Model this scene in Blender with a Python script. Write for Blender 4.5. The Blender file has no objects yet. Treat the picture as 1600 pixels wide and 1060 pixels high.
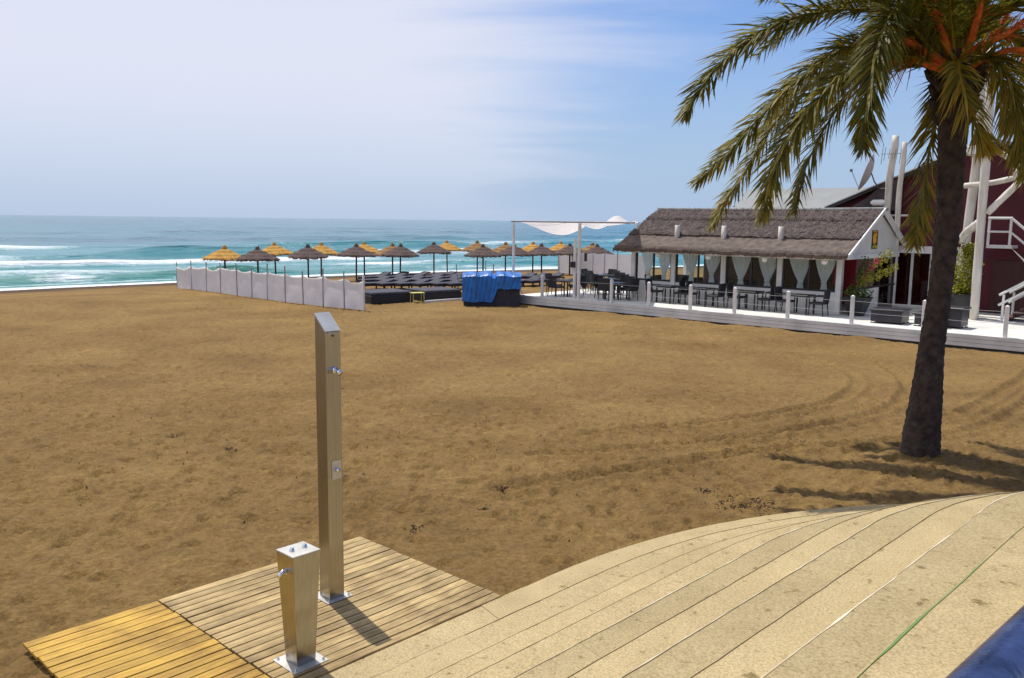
import bpy, math, random
import numpy as np
from mathutils import Vector, Matrix

random.seed(7)
rng = np.random.default_rng(11)
scene = bpy.context.scene
col = scene.collection

# ------------------------------------------------------------------ camera
FPX, H = 1350.0, 3.1
PITCH, ROLL = math.atan(185 / FPX), math.radians(0.66)
cp, sp, cr, sr = math.cos(PITCH), math.sin(PITCH), math.cos(ROLL), math.sin(ROLL)
UP = Vector((0, sp, cp)); FW = Vector((0, cp, -sp)); RX = Vector((1, 0, 0))
cam_right = RX * cr + UP * sr
cam_up = UP * cr - RX * sr
cd = bpy.data.cameras.new('camera')
cam = bpy.data.objects.new('camera', cd); col.objects.link(cam)
cd.sensor_width = 36; cd.sensor_fit = 'HORIZONTAL'; cd.lens = 36 * FPX / 1600
cd.clip_start = 0.05; cd.clip_end = 90000
m3 = Matrix((cam_right, cam_up, -FW)).transposed()
cam.matrix_world = Matrix.Translation((0, 0, H)) @ m3.to_4x4()
scene.camera = cam

# ------------------------------------------------------------------ sky, sun, exposure
SUN_EL = math.radians(68)
SDX, SDY = 0.56, -0.83           # where shadows fall on the ground
sl = math.hypot(SDX, SDY); SDX /= sl; SDY /= sl
sun_dir = Vector((SDX * math.cos(SUN_EL), SDY * math.cos(SUN_EL), -math.sin(SUN_EL)))
sd = bpy.data.lights.new('sun', 'SUN'); sd.energy = 4.3; sd.angle = math.radians(0.55); sd.color = (1, 0.955, 0.88)
sun = bpy.data.objects.new('sun', sd); col.objects.link(sun)
sun.rotation_euler = sun_dir.to_track_quat('-Z', 'Y').to_euler(); sun.location = (-20, 30, 60)

world = bpy.data.worlds.new('World'); scene.world = world; world.use_nodes = True
wt = world.node_tree; wt.nodes.clear()
def wn(t, **k):
    n = wt.nodes.new(t)
    for a, b in k.items(): setattr(n, a, b)
    return n
sky = wn('ShaderNodeTexSky', sky_type='NISHITA', sun_disc=False, sun_elevation=SUN_EL,
         sun_rotation=math.atan2(-SDX, -SDY), altitude=0, air_density=1.0, dust_density=0.9, ozone_density=2.0)
bgn = wn('ShaderNodeBackground'); bgn.inputs['Strength'].default_value = 0.12
wout = wn('ShaderNodeOutputWorld')
tc = wn('ShaderNodeTexCoord')
# thin cloud sheet: its edge runs across the sky, broken by noise, wisps stretched along the wind
sepw = wn('ShaderNodeSeparateXYZ'); wt.links.new(tc.outputs['Generated'], sepw.inputs[0])
zz = wn('ShaderNodeMath', operation='ADD'); zz.inputs[1].default_value = 0.18; wt.links.new(sepw.outputs['Z'], zz.inputs[0])
zm = wn('ShaderNodeMath', operation='MAXIMUM'); zm.inputs[1].default_value = 0.05; wt.links.new(zz.outputs[0], zm.inputs[0])
dx = wn('ShaderNodeMath', operation='DIVIDE'); wt.links.new(sepw.outputs['X'], dx.inputs[0]); wt.links.new(zm.outputs[0], dx.inputs[1])
dy = wn('ShaderNodeMath', operation='DIVIDE'); wt.links.new(sepw.outputs['Y'], dy.inputs[0]); wt.links.new(zm.outputs[0], dy.inputs[1])
cmb = wn('ShaderNodeCombineXYZ'); wt.links.new(dx.outputs[0], cmb.inputs[0]); wt.links.new(dy.outputs[0], cmb.inputs[1])
mp = wn('ShaderNodeMapping'); mp.inputs['Rotation'].default_value = (0, 0, math.radians(35)); mp.inputs['Scale'].default_value = (0.5, 1.25, 1)
wt.links.new(cmb.outputs[0], mp.inputs[0])
nz = wn('ShaderNodeTexNoise'); nz.inputs['Scale'].default_value = 1.1; nz.inputs['Detail'].default_value = 7; nz.inputs['Roughness'].default_value = 0.55
nz.inputs['Distortion'].default_value = 0.5
wt.links.new(mp.outputs[0], nz.inputs[0])
# sheet position: -x plus a little y on the cloud plane
s1 = wn('ShaderNodeMath', operation='MULTIPLY_ADD'); s1.inputs[1].default_value = -1.55; s1.inputs[2].default_value = 0.56
wt.links.new(dx.outputs[0], s1.inputs[0])
s2 = wn('ShaderNodeMath', operation='MULTIPLY_ADD'); s2.inputs[1].default_value = 2.3
wt.links.new(nz.outputs['Fac'], s2.inputs[0]); wt.links.new(s1.outputs[0], s2.inputs[2])
mr = wn('ShaderNodeMapRange', interpolation_type='SMOOTHSTEP'); mr.inputs['From Min'].default_value = 0.85; mr.inputs['From Max'].default_value = 2.2
mr.inputs['To Min'].default_value = 0.04; mr.inputs['To Max'].default_value = 0.90
wt.links.new(s2.outputs[0], mr.inputs['Value'])
# cloud veil thins out towards the horizon haze
hz = wn('ShaderNodeMapRange', interpolation_type='SMOOTHSTEP'); hz.inputs['From Min'].default_value = -0.07; hz.inputs['From Max'].default_value = 0.17
wt.links.new(sepw.outputs['Z'], hz.inputs['Value'])
cf = wn('ShaderNodeMath', operation='MULTIPLY'); wt.links.new(mr.outputs[0], cf.inputs[0]); wt.links.new(hz.outputs[0], cf.inputs[1])
hue = wn('ShaderNodeMix', data_type='RGBA', blend_type='MULTIPLY'); hue.inputs['Factor'].default_value = 1.0
hue.inputs['B'].default_value = (0.54, 0.77, 1.12, 1)
wt.links.new(sky.outputs[0], hue.inputs['A'])
mixc = wn('ShaderNodeMix', data_type='RGBA'); mixc.inputs['B'].default_value = (6.6, 6.75, 7.7, 1)
# pale sea haze low over the horizon, all the way round
hzn = wn('ShaderNodeMapRange', interpolation_type='SMOOTHERSTEP'); hzn.inputs['From Min'].default_value = -0.06; hzn.inputs['From Max'].default_value = 0.34
hzn.inputs['To Min'].default_value = 0.97; hzn.inputs['To Max'].default_value = 0.0; wt.links.new(sepw.outputs['Z'], hzn.inputs['Value'])
mixh = wn('ShaderNodeMix', data_type='RGBA'); mixh.inputs['B'].default_value = (3.55, 4.65, 6.35, 1)
wt.links.new(hzn.outputs[0], mixh.inputs['Factor']); wt.links.new(hue.outputs['Result'], mixh.inputs['A'])
wt.links.new(cf.outputs[0], mixc.inputs['Factor']); wt.links.new(mixh.outputs['Result'], mixc.inputs['A'])
wt.links.new(mixc.outputs['Result'], bgn.inputs['Color']); wt.links.new(bgn.outputs[0], wout.inputs['Surface'])

vs = scene.view_settings
vs.view_transform = 'Standard'; vs.look = 'None'; vs.exposure = 0.0; vs.gamma = 1.0; vs.use_curve_mapping = False
scene.cycles.max_bounces = 6; scene.cycles.transparent_max_bounces = 12

# ------------------------------------------------------------------ helpers
def ray(px, py):
    u = (px - 800) / FPX; v = -(py - 530) / FPX
    u2 = cr * u - sr * v; v2 = sr * u + cr * v
    return Vector((u2, cp + v2 * sp, -sp + v2 * cp))
def at(px, py, z=0.0):
    d = ray(px, py); return Vector((0, 0, H)) + d * ((z - H) / d.z)
def atY(px, py, Y):
    d = ray(px, py); return Vector((0, 0, H)) + d * (Y / d.y)
DO = Vector((0.66, 39.94)); DE = Vector((14.65, -13.32)).normalized(); DN = Vector((-DE.y, DE.x))
DZ = -0.33                                                # deck floor height
def W(u, v, z=0.0):
    p = DO + DE * u + DN * v; return Vector((p.x, p.y, z))
def onv(px, py, v):
    d = ray(px, py); t = (v + DO.dot(DN)) / (d.x * DN.x + d.y * DN.y)
    P = Vector((0, 0, H)) + d * t; return (Vector((P.x, P.y)) - DO).dot(DE), P.z
DROT = math.atan2(DE.y, DE.x)

TAB = rng.random((256, 256))
def vnoise(x, y, seed=0):
    x = np.asarray(x, float) + seed * 17.31; y = np.asarray(y, float) + seed * 9.77
    xi = np.floor(x).astype(int); yi = np.floor(y).astype(int)
    fx = x - xi; fy = y - yi
    fx = fx * fx * fx * (fx * (fx * 6 - 15) + 10); fy = fy * fy * fy * (fy * (fy * 6 - 15) + 10)
    a = TAB[xi & 255, yi & 255]; b = TAB[(xi + 1) & 255, yi & 255]
    c = TAB[xi & 255, (yi + 1) & 255]; d = TAB[(xi + 1) & 255, (yi + 1) & 255]
    return (a * (1 - fx) + b * fx) * (1 - fy) + (c * (1 - fx) + d * fx) * fy
def fbm(x, y, o=4, seed=0):
    s = 0; a = 0.5
    for i in range(o):
        s = s + a * (vnoise(x * 2 ** i, y * 2 ** i, seed + i) - 0.5); a *= 0.55
    return s
def sstep(t):
    t = np.clip(t, 0, 1); return t * t * (3 - 2 * t)

def shore_y(x):
    return 57.2 + 0.83 * (x + 28.5) + np.maximum(3.2 * (1 - ((x + 10) / 20) ** 2), -2.5)
def shore_d(x, y): return (shore_y(x) - y) * 0.769          # >0 inland
def ground(x, y):
    x = np.asarray(x, float); y = np.asarray(y, float)
    z = -0.75 * sstep((y - 8) / 15)
    d = shore_d(x, y)
    z = z - 0.85 * (1 - sstep(d / 22)) + np.minimum(d, 0) * 0.06
    u = (x - DO.x) * DE.x + (y - DO.y) * DE.y; v = (x - DO.x) * DN.x + (y - DO.y) * DN.y
    win = sstep((u - 2) / 4) * (1 - 0.8 * sstep((u - 15) / 4))
    z = z + (0.10 + 0.03 * np.sin(u * 1.7) + 0.025 * np.sin(u * 4.1)) * win * np.exp(-((v + 0.9) / 0.6) ** 2) - .07 * np.exp(-((v - .1) / .45) ** 2) * sstep((u + 1) / 3)
    z = z + .10 * np.exp(-(((x - 5.68) ** 2 + (y - 11.66) ** 2) / .22))
    return z
def gz(x, y): return float(ground(x, y))

class MB:
    def __init__(s): s.v = []; s.f = []; s.mi = []
    def add(s, vs_, fs, m=0):
        o = len(s.v); s.v.extend([tuple(p) for p in vs_]); s.f.extend([tuple(i + o for i in f) for f in fs]); s.mi.extend([m] * len(fs)); return s
    def box(s, c, d, M=None, taper=1.0, bev=0.0):
        x, y, z = d[0] / 2, d[1] / 2, d[2] / 2
        if bev > 0:
            b = min(bev, x * .45, y * .45, z * .45); vs_ = []
            rings = [(-z, -b), (-z + b, 0), (z - b, 0), (z, -b)]
            for (h, ins) in rings:
                X, Y = x + ins, y + ins
                k = taper if h > 0 else 1.0
                X *= k; Y *= k
                for (a, q) in ((-X + b, -Y), (X - b, -Y), (X, -Y + b), (X, Y - b), (X - b, Y), (-X + b, Y), (-X, Y - b), (-X, -Y + b)): vs_.append(Vector((a, q, h)))
            fs = [tuple(range(7, -1, -1)), tuple(range(24, 32))]
            for r in range(3):
                for i in range(8): fs.append((r * 8 + i, r * 8 + (i + 1) % 8, r * 8 + 8 + (i + 1) % 8, r * 8 + 8 + i))
        else:
            k = taper
            vs_ = [Vector(p) for p in ((-x, -y, -z), (x, -y, -z), (x, y, -z), (-x, y, -z), (-x * k, -y * k, z), (x * k, -y * k, z), (x * k, y * k, z), (-x * k, y * k, z))]
            fs = [(3, 2, 1, 0), (4, 5, 6, 7), (0, 1, 5, 4), (1, 2, 6, 5), (2, 3, 7, 6), (3, 0, 4, 7)]
        C = Vector(c)
        vs_ = [((M @ p) if M else p) + C for p in vs_]
        return s.add(vs_, fs)
    def tube(s, pts, r, n=8, cap=True):
        pts = [Vector(p) for p in pts]
        rs = r if isinstance(r, (list, tuple)) else [r] * len(pts)
        vs_ = []; ref = None
        for i, p in enumerate(pts):
            t = (pts[min(i + 1, len(pts) - 1)] - pts[max(i - 1, 0)]).normalized()
            if ref is None: ref = Vector((1, 0, 0)) if abs(t.x) < .8 else Vector((0, 1, 0))
            a = (ref - t * ref.dot(t)).normalized(); ref = a; b = t.cross(a)
            for k in range(n):
                an = 2 * math.pi * k / n; vs_.append(p + (a * math.cos(an) + b * math.sin(an)) * rs[i])
        fs = []
        for i in range(len(pts) - 1):
            for k in range(n): fs.append((i * n + k, i * n + (k + 1) % n, (i + 1) * n + (k + 1) % n, (i + 1) * n + k))
        if cap: fs.append(tuple(range(n - 1, -1, -1))); fs.append(tuple((len(pts) - 1) * n + k for k in range(n)))
        return s.add(vs_, fs)
    def grid(s, P, m=0):   # P[i][j] points
        R, Cn = len(P), len(P[0]); vs_ = [p for r in P for p in r]
        return s.add(vs_, [(i * Cn + j, i * Cn + j + 1, (i + 1) * Cn + j + 1, (i + 1) * Cn + j) for i in range(R - 1) for j in range(Cn - 1)], m)
    def build(s, name, m, parent=None, smooth=False):
        me = bpy.data.meshes.new(name); me.from_pydata(s.v, [], s.f); me.update()
        for x in (m if isinstance(m, (list, tuple)) else [m]): me.materials.append(x)
        if any(s.mi): me.polygons.foreach_set('material_index', s.mi)
        if smooth: me.polygons.foreach_set('use_smooth', [True] * len(me.polygons))
        o = bpy.data.objects.new(name, me); col.objects.link(o)
        if parent is not None: o.parent = parent
        return o
def np_mesh(name, verts, faces, m, parent=None, smooth=True, attrs=None):
    me = bpy.data.meshes.new(name); verts = np.asarray(verts, np.float32); faces = np.asarray(faces, np.int32)
    k = faces.shape[1]
    me.vertices.add(len(verts)); me.vertices.foreach_set('co', verts.ravel())
    me.loops.add(faces.size); me.loops.foreach_set('vertex_index', faces.ravel())
    me.polygons.add(len(faces)); me.polygons.foreach_set('loop_start', np.arange(0, faces.size, k, dtype=np.int32))
    try: me.polygons.foreach_set('loop_total', np.full(len(faces), k, np.int32))
    except Exception: pass
    me.update(calc_edges=True); me.validate()
    me.polygons.foreach_set('use_smooth', np.full(len(faces), smooth))
    for an, av in (attrs or {}).items():
        a = me.attributes.new(an, 'FLOAT', 'POINT'); a.data.foreach_set('value', np.asarray(av, np.float32).ravel())
    me.materials.append(m); o = bpy.data.objects.new(name, me); col.objects.link(o)
    if parent is not None: o.parent = parent
    return o
def grid_faces(R, C):
    i = np.arange(R - 1)[:, None] * C + np.arange(C - 1)[None, :]; i = i.ravel()
    return np.stack([i, i + 1, i + C + 1, i + C], 1)
def tag(o, label=None, cat=None, group=None, kind=None):
    if label: o['label'] = label
    if cat: o['category'] = cat
    if group: o['group'] = group
    if kind: o['kind'] = kind
    return o
def empty(name, loc=(0, 0, 0), rz=0.0, label=None, cat=None, group=None):
    o = bpy.data.objects.new(name, None); col.objects.link(o); o.empty_display_size = .1
    o.location = loc; o.rotation_euler = (0, 0, rz)
    return tag(o, label, cat, group)
def copy_tree(o, parent=None):
    c = o.copy(); col.objects.link(c); c.parent = parent
    for ch in o.children: copy_tree(ch, c)
    return c
def rotz(a): return Matrix.Rotation(a, 3, 'Z')
ORD = ['first', 'second', 'third', 'fourth', 'fifth', 'sixth', 'seventh', 'eighth', 'ninth', 'tenth', 'eleventh', 'twelfth', 'thirteenth', 'fourteenth', 'fifteenth', 'sixteenth']

# ------------------------------------------------------------------ materials
def mat(name, c, rough=.7, metal=0., var=.0, vscale=3., bump=0., bscale=40., spec=.5, stretch=None, c2=None, coord='Object', detail=4, trans=0.):
    m = bpy.data.materials.new(name); m.use_nodes = True; nt = m.node_tree; b = nt.nodes['Principled BSDF']
    b.inputs['Base Color'].default_value = (*c, 1); b.inputs['Roughness'].default_value = rough; b.inputs['Metallic'].default_value = metal
    b.inputs['Specular IOR Level'].default_value = spec
    N = nt.nodes.new; L = nt.links.new
    t = N('ShaderNodeTexCoord'); mpn = N('ShaderNodeMapping'); L(t.outputs[coord], mpn.inputs[0])
    if stretch: mpn.inputs['Scale'].default_value = stretch
    if var or c2:
        n = N('ShaderNodeTexNoise'); n.inputs['Scale'].default_value = vscale; n.inputs['Detail'].default_value = detail; L(mpn.outputs[0], n.inputs[0])
        r = N('ShaderNodeValToRGB'); L(n.outputs['Fac'], r.inputs[0])
        r.color_ramp.elements[0].position = .32; r.color_ramp.elements[1].position = .68
        if c2: a0, a1 = c, c2
        else: a0 = tuple(x * (1 - var) for x in c); a1 = tuple(min(1, x * (1 + var)) for x in c)
        r.color_ramp.elements[0].color = (*a0, 1); r.color_ramp.elements[1].color = (*a1, 1)
        L(r.outputs[0], b.inputs['Base Color'])
    if bump:
        n2 = N('ShaderNodeTexNoise'); n2.inputs['Scale'].default_value = bscale; n2.inputs['Detail'].default_value = 5; L(mpn.outputs[0], n2.inputs[0])
        bp = N('ShaderNodeBump'); bp.inputs['Strength'].default_value = bump; bp.inputs['Distance'].default_value = .02; L(n2.outputs['Fac'], bp.inputs['Height']); L(bp.outputs[0], b.inputs['Normal'])
    if trans:
        tr = N('ShaderNodeBsdfTranslucent'); tr.inputs[0].default_value = (*c, 1); mx = N('ShaderNodeMixShader'); mx.inputs[0].default_value = trans
        if var or c2: L(r.outputs[0], tr.inputs[0])
        L(b.outputs[0], mx.inputs[1]); L(tr.outputs[0], mx.inputs[2]); L(mx.outputs[0], nt.nodes['Material Output'].inputs['Surface'])
    return m
def nodes(m): return m.node_tree.nodes.new, m.node_tree.links.new, m.node_tree.nodes['Principled BSDF']

M = {}
M['white_wood'] = mat('white_wood', (.72, .71, .68), .6, var=.10, vscale=2.5, bump=.2, bscale=30)
M['white_log'] = mat('white_log', (.52, .48, .41), .7, c2=(.72, .69, .62), vscale=2.0, bump=.6, bscale=14, stretch=(3, 3, .5))
M['white_wall'] = mat('white_wall', (.66, .65, .62), .8, var=.08, vscale=1.2, bump=.15, bscale=25)
M['deck_floor'] = mat('deck_floor', (.70, .68, .62), .65, var=.12, vscale=1.4, bump=.2, bscale=12)
M['fascia'] = mat('fascia', (.60, .60, .60), .6, var=.16, vscale=1.2, bump=.25, bscale=16)
M['cloth'] = mat('white_cloth', (.80, .78, .78), .9, var=.07, vscale=1.5, bump=.45, bscale=4, trans=.38)
M['sail'] = mat('sail_cloth', (.86, .83, .82), .85, var=.04, vscale=2, bump=.2, bscale=4, trans=.45)
M['curtain'] = mat('curtain_cloth', (.92, .94, .94), .9, var=.04, vscale=3, trans=.40)
M['pole_wood'] = mat('pole_wood', (.10, .065, .04), .8, var=.3, vscale=4, bump=.3, bscale=20)
M['pole_metal'] = mat('pole_metal', (.30, .29, .31), .45, metal=.4, var=.1)
M['straw_yellow'] = mat('straw_yellow', (.47, .25, .045), .9, var=.35, vscale=9, bump=.8, bscale=30, stretch=(2, 2, .6))
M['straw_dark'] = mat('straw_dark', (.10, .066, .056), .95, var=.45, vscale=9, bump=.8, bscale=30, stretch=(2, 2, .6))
M['straw_tan'] = mat('straw_tan', (.27, .15, .055), .95, var=.4, vscale=9, bump=.8, bscale=30, stretch=(2, 2, .6))
M['thatch'] = mat('thatch', (.050, .037, .036), .95, c2=(.150, .112, .098), vscale=5.5, bump=1.0, bscale=22, detail=8)
M['thatch_low'] = mat('thatch_low', (.082, .062, .052), .95, c2=(.165, .125, .10), vscale=4, bump=.8, bscale=30, detail=8)
M['dark_wicker'] = mat('dark_wicker', (.018, .017, .022), .55, var=.3, vscale=30, bump=.5, bscale=90)
M['dark_cushion'] = mat('dark_cushion', (.035, .034, .048), .85, var=.2, vscale=6, bump=.3, bscale=40)
M['grey_cushion'] = mat('grey_cushion', (.050, .049, .064), .85, var=.2, vscale=6, bump=.3, bscale=40)
M['table_top'] = mat('table_top', (.022, .022, .026), .4, var=.2)
M['yellow_table'] = mat('yellow_table', (.62, .56, .13), .5, var=.1)
M['tarp'] = mat('blue_tarp', (.003, .125, .44), .42, var=.25, vscale=3, bump=.5, bscale=5)
M['maroon'] = mat('maroon_wall', (.085, .008, .018), .7, var=.18, vscale=1.0, bump=.2, bscale=12)
M['red_wall'] = mat('red_wall', (.42, .012, .03), .7, var=.1, vscale=1.0)
M['dark_door'] = mat('dark_door', (.055, .012, .014), .5, var=.2, vscale=3, stretch=(1, 1, .3))
M['grey_roof'] = mat('grey_roof', (.22, .23, .225), .7, var=.10, vscale=1.4, bump=.15, bscale=10)
M['dark_roof'] = mat('dark_roof', (.05, .045, .045), .8, var=.2, vscale=2)
M['dish'] = mat('dish_paint', (.50, .44, .43), .5, var=.06)
M['grey_metal'] = mat('grey_metal', (.16, .16, .17), .45, metal=.6)
M['globe'] = mat('globe_plastic', (.82, .81, .77), .35)
M['planter'] = mat('planter_black', (.018, .018, .022), .45, var=.2, vscale=3)
M['soil'] = mat('soil', (.03, .02, .012), .95, var=.3, vscale=20)
M['stair_wood'] = mat('stair_wood', (.11, .045, .035), .7, var=.25, vscale=4, stretch=(1, 4, 1))
M['black_wood'] = mat('black_lacquer', (.022, .020, .028), .4, var=.2)
M['sign_yellow'] = mat('sign_yellow', (.80, .40, .01), .6, var=.2, vscale=12)
M['sign_dark'] = mat('sign_dark', (.05, .03, .02), .6)
M['sign_green'] = mat('sign_green', (.25, .35, .03), .6)
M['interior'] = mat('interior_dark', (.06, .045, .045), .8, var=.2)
M['wire'] = mat('wire_steel', (.55, .55, .56), .35, metal=.8)
M['plate'] = mat('plate_steel', (.60, .58, .52), .42, metal=.6, var=.12, vscale=8)
M['chrome'] = mat('chrome', (.75, .78, .85), .12, metal=1.)
M['blue_rail'] = mat('blue_rail_paint', (.028, .040, .105), .13, var=.5, vscale=14, bump=.12, bscale=60, spec=.8)
M['orange_stalk'] = mat('orange_stalk', (.50, .10, .010), .7, var=.35, vscale=10, bump=.3, bscale=30)
M['debris'] = mat('debris', (.085, .055, .028), .95, var=.5, vscale=20)
M['flower'] = mat('flower_magenta', (.45, .02, .10), .7, var=.3, vscale=8)

# brushed steel
ms = mat('brushed_steel', (.37, .35, .32), .3, metal=1.0, var=.12, vscale=2.5, stretch=(60, 60, 1.2)); M['steel'] = ms
N_, L_, b_ = nodes(ms)
tcs = N_('ShaderNodeTexCoord'); ns_ = N_('ShaderNodeTexNoise'); ns_.inputs['Scale'].default_value = 3.0; L_(tcs.outputs['Object'], ns_.inputs[0])
rr = N_('ShaderNodeMapRange'); rr.inputs['To Min'].default_value = .16; rr.inputs['To Max'].default_value = .34; L_(ns_.outputs['Fac'], rr.inputs['Value']); L_(rr.outputs[0], b_.inputs['Roughness'])

# glass (mirror-like reflection by angle over clear)
def glass(name, tint, refl=1.0):
    g = bpy.data.materials.new(name); g.use_nodes = True; nt = g.node_tree; nt.nodes.clear(); N = nt.nodes.new; L = nt.links.new
    o = N('ShaderNodeOutputMaterial'); t = N('ShaderNodeBsdfTransparent'); t.inputs[0].default_value = (*tint, 1)
    gl = N('ShaderNodeBsdfGlossy'); gl.inputs['Roughness'].default_value = .02; f = N('ShaderNodeFresnel'); f.inputs[0].default_value = 1.5
    mm = N('ShaderNodeMath'); mm.operation = 'MULTIPLY'; mm.inputs[1].default_value = refl; ge = N('ShaderNodeNewGeometry'); inv = N('ShaderNodeMath'); inv.operation = 'SUBTRACT'; inv.inputs[0].default_value = 1; L(ge.outputs['Backfacing'], inv.inputs[1]); m2 = N('ShaderNodeMath'); m2.operation = 'MULTIPLY'; L(f.outputs[0], m2.inputs[0]); L(inv.outputs[0], m2.inputs[1]); L(m2.outputs[0], mm.inputs[0])
    mx = N('ShaderNodeMixShader'); L(mm.outputs[0], mx.inputs[0]); L(t.outputs[0], mx.inputs[1]); L(gl.outputs[0], mx.inputs[2]); L(mx.outputs[0], o.inputs[0]); return g
M['glass'] = glass('window_glass', (.93, .97, .97), .8)
M['glass_dark'] = glass('door_glass', (.55, .50, .52), 1.2)

# leaves: per-leaf random tone from a vertex attribute
def leafmat(name, ca, cb, cc, trans=.30, rough=.45):
    m = bpy.data.materials.new(name); m.use_nodes = True; N, L, b = nodes(m); nt = m.node_tree
    a = N('ShaderNodeAttribute'); a.attribute_name = 'tone'
    r = N('ShaderNodeValToRGB'); L(a.outputs['Fac'], r.inputs[0])
    r.color_ramp.elements[0].color = (*ca, 1); r.color_ramp.elements[1].color = (*cc, 1); e = r.color_ramp.elements.new(.55); e.color = (*cb, 1)
    L(r.outputs[0], b.inputs['Base Color']); b.inputs['Roughness'].default_value = rough
    t = N('ShaderNodeBsdfTranslucent'); L(r.outputs[0], t.inputs[0]); mx = N('ShaderNodeMixShader'); mx.inputs[0].default_value = trans
    L(b.outputs[0], mx.inputs[1]); L(t.outputs[0], mx.inputs[2]); L(mx.outputs[0], nt.nodes['Material Output'].inputs['Surface']); return m
M['palm_leaf'] = leafmat('palm_leaf', (.060, .072, .010), (.165, .160, .019), (.48, .33, .036), .42, .60)
M['shrub_leaf'] = leafmat('shrub_leaf', (.10, .13, .012), (.28, .29, .018), (.46, .40, .03), .3)
M['bush_leaf'] = leafmat('bush_leaf', (.03, .06, .010), (.08, .13, .018), (.22, .24, .03), .3)

# sand
m = M['sand'] = mat('sand', (.23, .138, .055), .95, spec=.15)
N, L, b = nodes(m)
geo = N('ShaderNodeNewGeometry')
def noise(scale, detail=5, rough=.6, st=None):
    n = N('ShaderNodeTexNoise'); n.inputs['Scale'].default_value = scale; n.inputs['Detail'].default_value = detail; n.inputs['Roughness'].default_value = rough
    if st:
        q = N('ShaderNodeMapping'); q.inputs['Scale'].default_value = st; L(geo.outputs['Position'], q.inputs[0]); L(q.outputs[0], n.inputs[0])
    else: L(geo.outputs['Position'], n.inputs[0])
    return n
n1 = noise(.35, 4); n2 = noise(5.0, 8, .75); n3 = noise(20, 8, .85)
r1 = N('ShaderNodeValToRGB'); r1.color_ramp.elements[0].position = .3; r1.color_ramp.elements[1].position = .7
r1.color_ramp.elements[0].color = (.226, .138, .050, 1); r1.color_ramp.elements[1].color = (.350, .224, .081, 1); L(n1.outputs['Fac'], r1.inputs[0])
mA = N('ShaderNodeMix'); mA.data_type = 'RGBA'; mA.blend_type = 'MULTIPLY'; mA.inputs['Factor'].default_value = 1
r2 = N('ShaderNodeValToRGB'); r2.color_ramp.elements[0].position = .30; r2.color_ramp.elements[1].position = .72
r2.color_ramp.elements[0].color = (.66, .64, .62, 1); r2.color_ramp.elements[1].color = (1.12, 1.12, 1.1, 1); L(n2.outputs['Fac'], r2.inputs[0])
L(r1.outputs[0], mA.inputs['A']); L(r2.outputs[0], mA.inputs['B'])
mB = N('ShaderNodeMix'); mB.data_type = 'RGBA'; mB.blend_type = 'MULTIPLY'; mB.inputs['Factor'].default_value = 1
r3 = N('ShaderNodeValToRGB'); r3.color_ramp.elements[0].position = .25; r3.color_ramp.elements[1].position = .75
r3.color_ramp.elements[0].color = (.55, .53, .52, 1); r3.color_ramp.elements[1].color = (1.28, 1.28, 1.28, 1); L(n3.outputs['Fac'], r3.inputs[0])
L(mA.outputs['Result'], mB.inputs['A']); L(r3.outputs[0], mB.inputs['B'])
wa = N('ShaderNodeAttribute'); wa.attribute_name = 'wet'
mC = N('ShaderNodeMix'); mC.data_type = 'RGBA'; mC.inputs['B'].default_value = (.095, .058, .036, 1); L(wa.outputs['Fac'], mC.inputs['Factor']); L(mB.outputs['Result'], mC.inputs['A'])
L(mC.outputs['Result'], b.inputs['Base Color'])
bp = N('ShaderNodeBump'); bp.inputs['Strength'].default_value = 1.0; bp.inputs['Distance'].default_value = .06
nb = noise(15, 7, .72); L(nb.outputs['Fac'], bp.inputs['Height']); L(bp.outputs[0], b.inputs['Normal'])

# water
m = M['water'] = mat('sea_water', (.02, .2, .24), .14, spec=.5)
N, L, b = nodes(m); geo = N('ShaderNodeNewGeometry')
b.inputs['IOR'].default_value = 1.33
fo = N('ShaderNodeAttribute'); fo.attribute_name = 'foam'; sh = N('ShaderNodeAttribute'); sh.attribute_name = 'shallow'
rot = N('ShaderNodeMapping'); rot.inputs['Rotation'].default_value = (0, 0, math.radians(-39.7)); L(geo.outputs['Position'], rot.inputs[0])
def wnoise(st, detail=5, rough=.6, dist=0.):
    q = N('ShaderNodeMapping'); q.inputs['Scale'].default_value = st; L(rot.outputs[0], q.inputs[0])
    n = N('ShaderNodeTexNoise'); n.inputs['Scale'].default_value = 1; n.inputs['Detail'].default_value = detail; n.inputs['Roughness'].default_value = rough; n.inputs['Distortion'].default_value = dist
    L(q.outputs[0], n.inputs[0]); return n
rs = N('ShaderNodeValToRGB'); rs.color_ramp.elements[0].color = (.010, .092, .155, 1); rs.color_ramp.elements[1].color = (.075, .225, .150, 1)
e = rs.color_ramp.elements.new(.40); e.color = (.030, .225, .250, 1)
nv = wnoise((.012, .05, 1), 4)
ad = N('ShaderNodeMath'); ad.operation = 'MULTIPLY_ADD'; ad.inputs[1].default_value = .6; L(nv.outputs['Fac'], ad.inputs[0])
sb = N('ShaderNodeMath'); sb.operation = 'SUBTRACT'; sb.inputs[1].default_value = .3; L(sh.outputs['Fac'], sb.inputs[0]); L(sb.outputs[0], ad.inputs[2]); L(ad.outputs[0], rs.inputs[0])
fn = wnoise((.75, 2.0, 1), 9, .78, 1.2)
fm = N('ShaderNodeMath'); fm.operation = 'ADD'; L(fo.outputs['Fac'], fm.inputs[0]); L(fn.outputs['Fac'], fm.inputs[1])
fr = N('ShaderNodeMapRange'); fr.inputs['From Min'].default_value = .88; fr.inputs['From Max'].default_value = 1.20; L(fm.outputs[0], fr.inputs['Value'])
mxw = N('ShaderNodeMix'); mxw.data_type = 'RGBA'; mxw.inputs['B'].default_value = (.78, .80, .82, 1); L(fr.outputs[0], mxw.inputs['Factor']); L(rs.outputs[0], mxw.inputs['A'])
L(mxw.outputs['Result'], b.inputs['Base Color'])
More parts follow.
